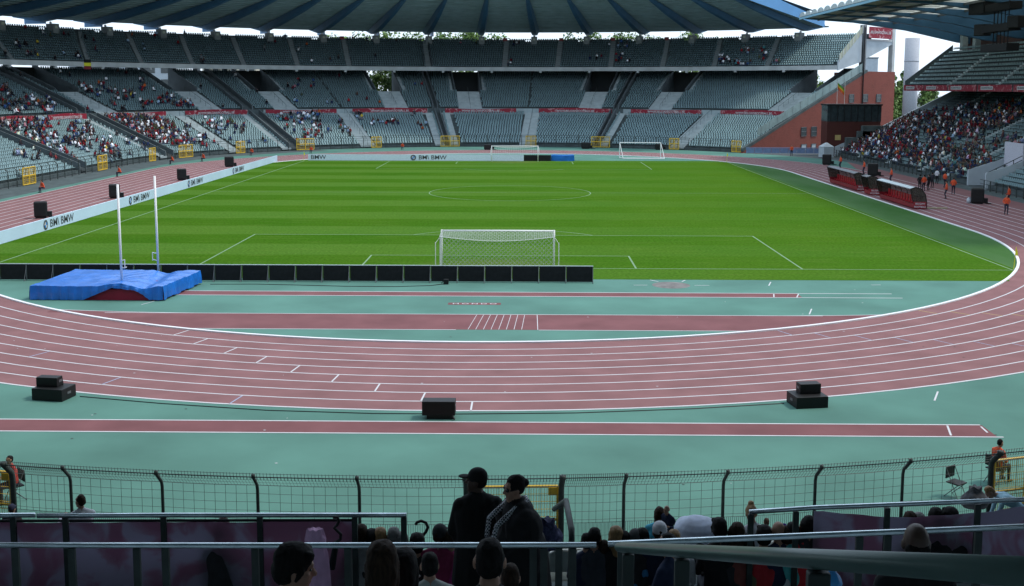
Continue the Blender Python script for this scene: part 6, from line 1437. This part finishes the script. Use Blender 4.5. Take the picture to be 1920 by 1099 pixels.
# ------------------------------------------------------------------ dugouts
def dugout(label, y0, y1, roofm, nseat):
    X0 = 39.95; e = empty('dugout', (X0, (y0 + y1) / 2, 0), 0, label, 'dugout', 'team dugouts'); L_ = (y1 - y0) / 2
    prof = [(-.15, 2.05), (.35, 2.2), (.95, 2.0), (1.35, 1.45), (1.5, .75), (1.5, .1)]
    b = MB(); A = [(x, -L_, z) for x, z in prof]; B = [(x, L_, z) for x, z in prof]; b.ribbon(A[:3], B[:3]); b.ribbon([(x, y, z - .06) for x, y, z in A[:3]], [(x, y, z - .06) for x, y, z in B[:3]]); b.build('roof', roofm, e)
    b = MB(); b.ribbon(A[2:], B[2:]); b.build('back_shell', 'smoked', e)
    for sy in (-1, 1):
        b = MB(); pf_ = [(.15, .75), (-.12, 2.02)] + prof[1:5]; b.prism([(x, sy * L_, z) for x, z in pf_], (0, sy * .03, 0)); b.build('side_screen', 'smoked', e)
        b = MB(); b.prism([(.3, sy * L_, .08), (.15, sy * L_, .75), (1.5, sy * L_, .75), (1.5, sy * L_, .08)], (0, sy * .04, 0)); sp = b.build('side_panel', 'dark_red', e)
        if sy < 0: text('lettering', 'BELGIAN', .24, sp, (.85, -L_ - .05, .55), (math.pi / 2, 0, 0), 'white_line'); text('lettering', 'FOOTBALL', .24, sp, (.85, -L_ - .05, .24), (math.pi / 2, 0, 0), 'white_line')
        b = MB(); pr_ = [(.15, .75), (-.15, 2.05)] + prof[1:]; b.tube([(x, sy * (L_ + .02), z) for x, z in pr_], .045, 6)
        for k in (.5, .9): b.bar((k, sy * (L_ + .02), .75), (k, sy * (L_ + .02), 2.05 - .35 * k), .02, 4)
        b.bar((.05, sy * (L_ + .02), 1.3), (1.4, sy * (L_ + .02), 1.3), .02, 4); b.build('side_frame', 'black', e)
    b = MB()
    n = max(2, int(2 * L_ / 1.6))
    for i in range(1, n): y = -L_ + 2 * L_ * i / n; b.tube([(x, y, z - .07) for x, z in prof], .03, 5)
    for z, x in ((1.45, 1.33), (.75, 1.48)): b.bar((x, -L_, z), (x, L_, z), .025, 4)
    b.build('ribs', 'black', e)
    b = MB(); b.box((.95, 0, .12), (1.2, 2 * L_ - .1, .12)); b.build('floor', 'dark_red', e)
    for i in range(nseat):
        y = -L_ + 2 * L_ * (i + .5) / nseat; b = MB(); b.box((.9, y, .5), (.45, .42, .08)); b.box((1.14, y, .82), (.09, .42, .62)); b.box((.95, y, .32), (.12, .1, .3)); b.build('seat', 'seat_red', e)
    b = MB(); b.box((.28, 0, .32), (.05, 2 * L_ - .06, .4)); b.build('front_board', 'dark_red', e)
dugout('nearer long red dugout with a pale clear roof beside the right touchline', 37.2, 48.0, 'acrylic', 13); dugout('small red dugout between the two long ones', 51.4, 53.6, 'smoked', 3); dugout('farther long red dugout with a grey roof beside the right touchline', 56.3, 68., 'grey_metal', 14)
b = MB(); p = at_z(1755, 391); b.box((p.x, p.y, .05), (2.2, .5, .06)); o = b.build('board_plank', colour('plank_tan', (.30, .27, .16))); tag(o, 'thin tan plank lying on the track before the nearer dugout', 'plank')
# ------------------------------------------------------------------ odds and ends by the brick building
b = MB()
for i in range(9): x = -6 + 1.5 * i; b.box((x, 0, .6), (1.42, .06, .9)); b.bar((x - .7, -.3, .02), (x - .7, .3, .02), .03, 4); b.bar((x - .7, 0, 0), (x - .7, 0, 1.15), .035, 4)
b.bar((-6.8, 0, 1.15), (6.8, 0, 1.15), .04, 5)
o = b.build('crowd_barrier', 'barrier_blue'); p = at_z(1470, 289); o.location = (p.x, p.y, 0); o.rotation_euler = (0, 0, -.08); tag(o, 'row of blue covered barriers at the foot of the brick building', 'barrier')
e = empty('tent', (53.6, 120.5, 0), .2, 'small white tent beside the dark commentary box', 'tent'); b = MB(); b.box((0, 0, .9), (1.8, 2, 1.8)); b.build('wall', 'white_wall', e); b = MB(); b.box((0, 0, 2.15), (1.95, 2.1, .7), 0, 0, .12); b.build('roof', 'white_wall', e)
for u, lab in ((1569, 'thin flagpole with a green and orange flag on the commentary box'), (1583, 'bare thin flagpole on the commentary box')):
    p = at_dist(u, 198, 125. + 73.26); e = empty('flagpole', (p.x, 125., zt + .26), 0, lab, 'flagpole'); b = MB(); b.bar((0, 0, 0), (0, 0, 3.9), .035, 6); b.build('pole', 'white_metal', e)
    if u == 1569:
        b = MB(); n = 8
        for mi, (z0, z1) in enumerate(((3.8, 3.35), (3.35, 2.95), (2.95, 2.4))): b.ribbon([(.04 + .17 * i, .1 * math.sin(i * .9), 3.8 + (z1 - 3.8) * .8 - .17 * i) for i in range(n)], [(.04 + .17 * i, .1 * math.sin(i * .9), 3.8 + (z0 - 3.8) * .8 - .17 * i) for i in range(n)], mi)
        f_ = b.build('flag', [colour('flag_green', (.10, .35, .06)), colour('flag_yellow', (.75, .5, .05)), colour('flag_orange', (.80, .13, .03))], e); f_.modifiers.new('t', 'SOLIDIFY').thickness = .01
b = MB(); x, y = bowl(153.6, TO0 - .36)
f = facing(153.6); s_ = Vector((-math.sin(f), math.cos(f), 0)); c_ = Vector((x, y, TZ0 + .55))
for k, z in enumerate((.0, -.6, -1.2)): b.prism([c_ - s_ * .8 + Vector((0, 0, z)), c_ + s_ * .8 + Vector((0, 0, z)), c_ + s_ * .8 + Vector((0, 0, z - .6)), c_ - s_ * .8 + Vector((0, 0, z - .6))], -Vector((math.cos(f), math.sin(f), 0)) * .03, k)
o = b.build('flag', ['black_cloth', 'yellow_flag', 'dark_red']); tag(o, 'black, yellow and red flag hung over the upper tier front at the left', 'flag')
# hanging gantry under the main roof
e = empty('speaker_gantry', (62, 71.5, 16), 0, 'black stacked gantry of frames and loudspeakers hanging under the main stand roof', 'gantry'); 
for k, z in enumerate((1.0, 3.5, 6.1)):
    b = MB(); b.box((0, 0, z), (1.6, 8.6 - .6 * (k == 0), .95)); b.build('black_case', 'black', e, bevel=.05)
    b = MB()
    for j in range(5): b = MB(); b.bar((0, -2.4 + 1.1 * j, z + .4), (0, -2.4 + 1.1 * j, z + 2.2), .07, 5); b.build('upright', 'black', e)
for y, z in ((5.6, 3.5), (-4.6, 4.0)): b = MB(); b.box((0, y, z), (1.3, 1.8, 1.5), .4); b.build('side_loudspeaker', 'black', e, bevel=.1)
b = MB(); b.box((.2, 5.8, 6.7), (2.2, 5.0, 2.2)); b.build('upper_case', 'black', e)
# bags and clothes in the foreground
def bag(name, label, cat, u, v, d, sz, m, seed=1, noise=.02, kind='sack'):
    r = random.Random(seed); b = MB(); n, k = 22, 14; rings = []
    for j in range(k + 1):
        t = j / k; z = -sz[2] + 2 * sz[2] * t; w_ = (.55 + .5 * math.sin(math.pi * min(1, t * 1.15 + .12))) * (1 - .55 * max(0, t - .62) / .38 if kind == 'sack' else 1 - .25 * t)
        rings.append([(sz[0] * w_ * math.cos(2 * math.pi * i / n) * (1 + .12 * math.sin(i * 3.1 + j * .9 + seed)) + noise * r.uniform(-1, 1), sz[1] * w_ * math.sin(2 * math.pi * i / n) * (1 + .12 * math.cos(i * 2.3 + j)) + noise * r.uniform(-1, 1), z + .15 * sz[2] * math.sin(i * 1.3 + seed) * t) for i in range(n)])
    for p, q in zip(rings[:-1], rings[1:]): b.ribbon(p, q, closed=True)
    b.add(rings[-1], [tuple(range(n))]); b.add(rings[0], [tuple(range(n))[::-1]])
    o = b.build(name, m, None, True); o.location = at_dist(u, v, d); sb = o.modifiers.new('s', 'SUBSURF'); sb.levels = sb.render_levels = 1; return tag(o, label, cat)
bag('coat', 'crumpled dark blue patterned coat held behind the woman in sunglasses', 'coat', 1026, 1000, 10.9, (.17, .13, .15), kind='flat', m= mat('coat_pattern', (.012, .014, .04), .8, c2=(.09, .09, .20), scale=26, bump=.5, bscale=14), noise=.012)
def jacket():
    b = MB(); n, k = 24, 18; rings = []
    for j in range(k + 1):
        t = j / k; z = -.62 * t; w_ = .075 + .03 * min(1, t * 5) - .02 * math.exp(-((t - .28) / .06) ** 2) + .022 * max(0, t - .3)
        rings.append([(w_ * math.cos(2 * math.pi * i / n) * (1 + .16 * math.sin(i * 2.1 + t * 3)) + .03 * t, w_ * .55 * math.sin(2 * math.pi * i / n) * (1 + .2 * math.cos(i * 3.3 + t * 4)), z + .012 * math.sin(i * 1.9)) for i in range(n)])
    for p, q in zip(rings[:-1], rings[1:]): b.ribbon(q, p, closed=True)
    b.add(rings[0], [tuple(range(n))]); b.add(rings[-1], [tuple(range(n))[::-1]]); b.tube([(.05, -.02, -.06), (.1, -.03, -.09), (.085, -.02, -.17), (.06, -.02, -.21)], [.03, .026, .022, .02], 8)
    return b.build('jacket', mat('pink_cloth', (.62, .36, .55), .85, .15, 6, bump=.7, bscale=12), None, True)
o = jacket(); o.location = at_dist(590, 992, 10.3); o.modifiers.new('s', 'SUBSURF').levels = 1; tag(o, 'small pink jacket hanging from the long rail at the left', 'jacket')
def umbrella(label, u, v, d, s=1.):
    p = at_dist(u, v, d); e = empty('umbrella', p, 0, label, 'umbrella'); b = MB(); pts = [(-.10, 0, .02), (-.085, 0, .045), (-.04, 0, .06), (.01, 0, .04), (.03, 0, -.01), (.01, 0, -.06), (-.03, 0, -.11), (-.06, 0, -.17)]
    b.tube([(x * s, y, z * s) for x, y, z in pts], .017 * s, 8); b.build('handle', 'black', e, True); b = MB(); b.bar((-.06 * s, 0, -.17 * s), (-.16 * s, .05, -.45 * s), .03 * s, 8, r2=.05 * s); b.build('folded_canopy', 'black_cloth', e)
umbrella('black umbrella with a curved handle held up left of the standing man', 797, 987, 13.2, 1.15)
p = at_dist(630, 985, 11.6); e = empty('umbrella', p, 0, 'black umbrella with a bent handle hooked over the left rail', 'umbrella'); b = MB(); b.tube([(-.03, 0, .09), (.02, 0, .09), (.035, 0, .05), (.01, 0, .0), (-.02, 0, -.03), (.01, 0, -.06), (.05, 0, -.10), (.045, 0, -.16), (.0, 0, -.19)], .017, 8); b.build('handle', 'black', e, True); b = MB(); b.bar((-.0, 0, -.19), (-.06, .02, -.5), .03, 8, r2=.04); b.build('folded_canopy', 'black_cloth', e)
bag('carrier_bag', 'bright blue carrier bag with yellow print beside the red clad spectator', 'bag', 1548, 1088, 8.2, (.12, .09, .17), mat('bag_blue', (.04, .22, .55), .4, .2, 5, c2=(.05, .35, .75), bump=.5, bscale=8), noise=.006)
bag('backpack', 'dark grey backpack standing by the fence at the right gate post', 'backpack', 1828, 932, 24.5, (.34, .22, .24), kind='flat', m= mat('backpack_cloth', (.05, .052, .06), .8, .3, 6, c2=(.14, .14, .15)), noise=.008)
bag('flag_cloth', 'small purple flag beside the bald man behind the right rail', 'flag', 1470, 990, 17.2, (.10, .02, .07), mat('purple_cloth', (.16, .06, .40), .8), noise=.003)
# more people in the rows by the stair
for lab, u, v, kw in [('person in orange and red jacket low beside the stair, left of the blond woman', 1132, 1012, dict(hair='short', haircol='hair_brown', top=(.55, .09, .03), scale=.85)), ('spectator with fair hair and pale grey top between white cap and bent over person', 1264, 992, dict(hair='short', haircol='hair_blond', top=(.5, .5, .52))), ('dark haired spectator in khaki right behind the thick handrail', 1400, 1000, dict(hair='thick', haircol='hair_black', top=(.16, .15, .09))), ('light brown haired spectator in white top before the right rail post', 1475, 985, dict(hair='short', haircol='hair_brown', top=(.6, .6, .62)))]: seated(lab, u, v, **kw)
f = sit(head=(.3, .1), legs=None) if False else sit(head=(.3, .1))
o, hc, Rm, inf, part = person('person in pale trousers sitting sideways at the stair end of the row', None, .9, f, top=(.02, .03, .07), legs=(.55, .55, .52), hair='short', haircol='hair_black', voxel=.014, group='people seated in the near lower tier', eyes=False); place_head(o, hc, 1250, 1000, 11.6)
b = MB(); r9 = random.Random(9)
for k in range(70):
    t = r9.uniform(0, 1); x, y = r9.uniform(-24, 24), r9.uniform(-44, -7); 
    if math.hypot(x - CXB, y - CNY) > RB - 1: continue
    s_ = r9.uniform(.025, .07); a = r9.uniform(0, 3.1); b.add([(x + math.cos(a + q) * s_, y + math.sin(a + q) * s_ * .6, .016) for q in (0, 1.6, 3.1, 4.6)], [(0, 1, 2, 3)], 0 if r9.random() < .6 else 1)
tag(b.build('litter', ['white_line', colour('dirt_dark', (.06, .06, .055))]), 'small scraps of paper and dark specks lying on the track and apron', 'litter', kind='stuff')
# ------------------------------------------------------------------ trees behind the stands
def tree(label, x, y, h, rad, leaf, seed, poplar=False, n=2200, leafs=.55):
    r = random.Random(seed); e = empty('tree', (x, y, 0), 0, label, 'tree', 'trees behind the stands'); b = MB(); b.tube([(0, 0, 0), (.1, 0, h * .3), (0, .1, h * .55), (.1, 0, h * .8)], [h * .022, h * .018, h * .012, h * .004], 8)
    for k in range(9):
        a = r.uniform(0, 6.28); z = h * r.uniform(.3, .65); l = rad * r.uniform(.5, .9); b.bar((0, 0, z), (math.cos(a) * l, math.sin(a) * l, z + l * (.9 if not poplar else 2)), h * .008, 5, r2=h * .002)
    b.build('trunk', 'bark', e)
    cl = []
    for k in range(26 if not poplar else 18):
        if poplar: z = h * (.12 + .86 * k / 18); q = rad * (1 - abs(k / 18 - .4) * 1.1) * r.uniform(.75, 1); a = r.uniform(0, 6.28); cl.append((math.cos(a) * q * .35, math.sin(a) * q * .35, z, max(.5, q * .8)))
        else: a = r.uniform(0, 6.28); q = rad * math.sqrt(r.random()) * .8; z = h * r.uniform(.38, .92); q *= 1 - max(0, (z / h - .6)) * 1.4; cl.append((math.cos(a) * q, math.sin(a) * q, z, rad * r.uniform(.28, .48)))
    b = MB()
    for k in range(n):
        c = r.choice(cl); v = Vector((r.gauss(0, 1), r.gauss(0, 1), r.gauss(0, 1))).normalized() * c[3] * r.uniform(.55, 1.05); p = Vector(c[:3]) + v; nrm = (v.normalized() + Vector((r.uniform(-.8, .8), r.uniform(-.8, .8), r.uniform(-.3, .9)))).normalized(); t = nrm.orthogonal().normalized(); t.rotate(Matrix.Rotation(r.uniform(0, 6.28), 3, nrm)); u = nrm.cross(t); s = leafs * r.uniform(.5, 1.2)
        b.quad(p - t * s, p - u * s * .6, p + t * s, p + u * s * .6, 0 if r.random() < .7 else 1)
    b.build('crown', ['leaf%d' % (seed % 3), 'leaf%d' % ((seed + 2) % 3)], e)
ti = 0
for u, h, rd in ((628, 26, 6.5), (672, 27.5, 7), (722, 28, 7.5), (770, 26.5, 6.5), (835, 27, 6), (880, 28.5, 7), (925, 27, 6.5), (1078, 27, 6), (1120, 28.5, 6.5), (1168, 27, 6), (1225, 27.5, 6.5), (1300, 28, 7), (1345, 26, 5.5), (1425, 16, 5), (1530, 16, 5)):
    d = 300 + (ti % 3) * 9; p = at_dist(u, 100, d); k = 1 if h < 20 else 1.0
    tree('leafy green tree, %s from the left, seen through the gap under the roof' % ordinal(ti + 1) if h > 20 else ('dark green tree seen through the opening under the upper tier %s' % ('by the brick building' if u > 1500 else 'right of centre')), p.x, p.y, h + (d - 300) * .03, rd, 0, ti, leafs=.5); ti += 1
for j, (u, h) in enumerate(((1672, 15.5), (1685, 14), (1697, 17), (1735, 15), (1748, 14))):
    p = at_dist(u, 180, 300 + 4 * j); tree('slim green poplar %s' % ['right beside the brick building', 'second from the brick building', 'just left of the round column', 'just right of the round column', 'nearest the main stand'][j], p.x, p.y, h, 3.0, 0, 20 + j, True, 1800, .45)
for j, u in enumerate((706, 733, 868, 878)):
    p = at_dist(u, 140, 268 if j < 2 else 272); tree('green bush like tree in the passage opening, %s' % ['left of the pale post', 'right of the pale post', 'above the painted shade', 'second above the painted shade'][j], p.x, p.y, 16.5, 3, 0, 30 + j, n=700, leafs=.4)
# pale buildings far beyond, seen in the gaps at the left
def far_building(label, u0, u1, d, h, m, rows):
    p, q = at_dist(u0, 150, d), at_dist(u1, 150, d); e = empty('building', ((p.x + q.x) / 2, p.y, 0), 0, label, 'building'); w_ = q.x - p.x; b = MB(); b.box((0, 6, h / 2), (w_, 12, h)); b.build('wall', m, e); b = MB(); b.box((0, 6, h + .25), (w_ + .6, 12.6, .5)); b.build('roof', 'concrete_dark', e)
    for j in range(rows):
        for i in range(6): b = MB(); b.box((-w_ / 2 + w_ * (i + .5) / 6, -.03, h * (j + .6) / rows), (w_ / 9, .1, h / rows * .5)); b.build('window', 'glass_dark', e)
far_building('pale white building glimpsed under the upper tier at the left', 130, 330, 330, 18, 'white_wall', 5); far_building('cream building glimpsed under the upper tier left of centre', 380, 480, 320, 17.5, colour('cream_wall', (.55, .52, .42)), 5); far_building('pale tower block far behind the brick stair tower', 1627, 1645, 600, 19.3 + 8, 'white_wall', 0)
# ------------------------------------------------------------------ light
W = bpy.data.worlds.new('World'); S.world = W; W.use_nodes = True; nt = W.node_tree
sky = nt.nodes.new('ShaderNodeTexSky'); sky.sky_type = 'NISHITA'; sky.sun_disc = False
EL, AZ = R(57), R(76)
sky.sun_elevation = EL; sky.sun_rotation = AZ; sky.air_density = 1.0; sky.dust_density = 1.0; sky.ozone_density = 1.6; sky.altitude = 60
bg = nt.nodes['Background']; bg.inputs['Strength'].default_value = .13
tcw = nt.nodes.new('ShaderNodeTexCoord'); nz = nt.nodes.new('ShaderNodeTexNoise'); nz.inputs['Scale'].default_value = 2.2; nz.inputs['Detail'].default_value = 6
nt.links.new(tcw.outputs['Generated'], nz.inputs['Vector']); crw = nt.nodes.new('ShaderNodeValToRGB'); crw.color_ramp.elements[0].position = .3; crw.color_ramp.elements[1].position = .65
crw.color_ramp.elements[0].color = (.62, .62, .62, 1); crw.color_ramp.elements[1].color = (.95, .95, .95, 1); nt.links.new(nz.outputs['Fac'], crw.inputs[0])
mxw = nt.nodes.new('ShaderNodeMix'); mxw.data_type = 'RGBA'; mxw.inputs[7].default_value = (7.0, 8.3, 9.9, 1); nt.links.new(crw.outputs[0], mxw.inputs[0]); nt.links.new(sky.outputs[0], mxw.inputs[6]); nt.links.new(mxw.outputs[2], bg.inputs[0])
sd_ = bpy.data.lights.new('sun', 'SUN'); sd_.energy = 2.0; sd_.angle = R(9); sd_.color = (1, .95, .86)
so = bpy.data.objects.new('sun', sd_); COL.objects.link(so); so.rotation_euler = Vector((math.cos(EL) * math.sin(AZ), math.cos(EL) * math.cos(AZ), math.sin(EL))).to_track_quat('Z', 'Y').to_euler()
S.view_settings.view_transform = 'Standard'; S.view_settings.look = 'None'; S.view_settings.exposure = .34; S.view_settings.gamma = 1
S.cycles.max_bounces = 6; S.cycles.diffuse_bounces = 3; S.cycles.use_denoising = True
for o in list(bpy.data.objects):
    if '_local' in o: del o['_local']
for m_ in bpy.data.materials:
    if '_' in m_: del m_['_']
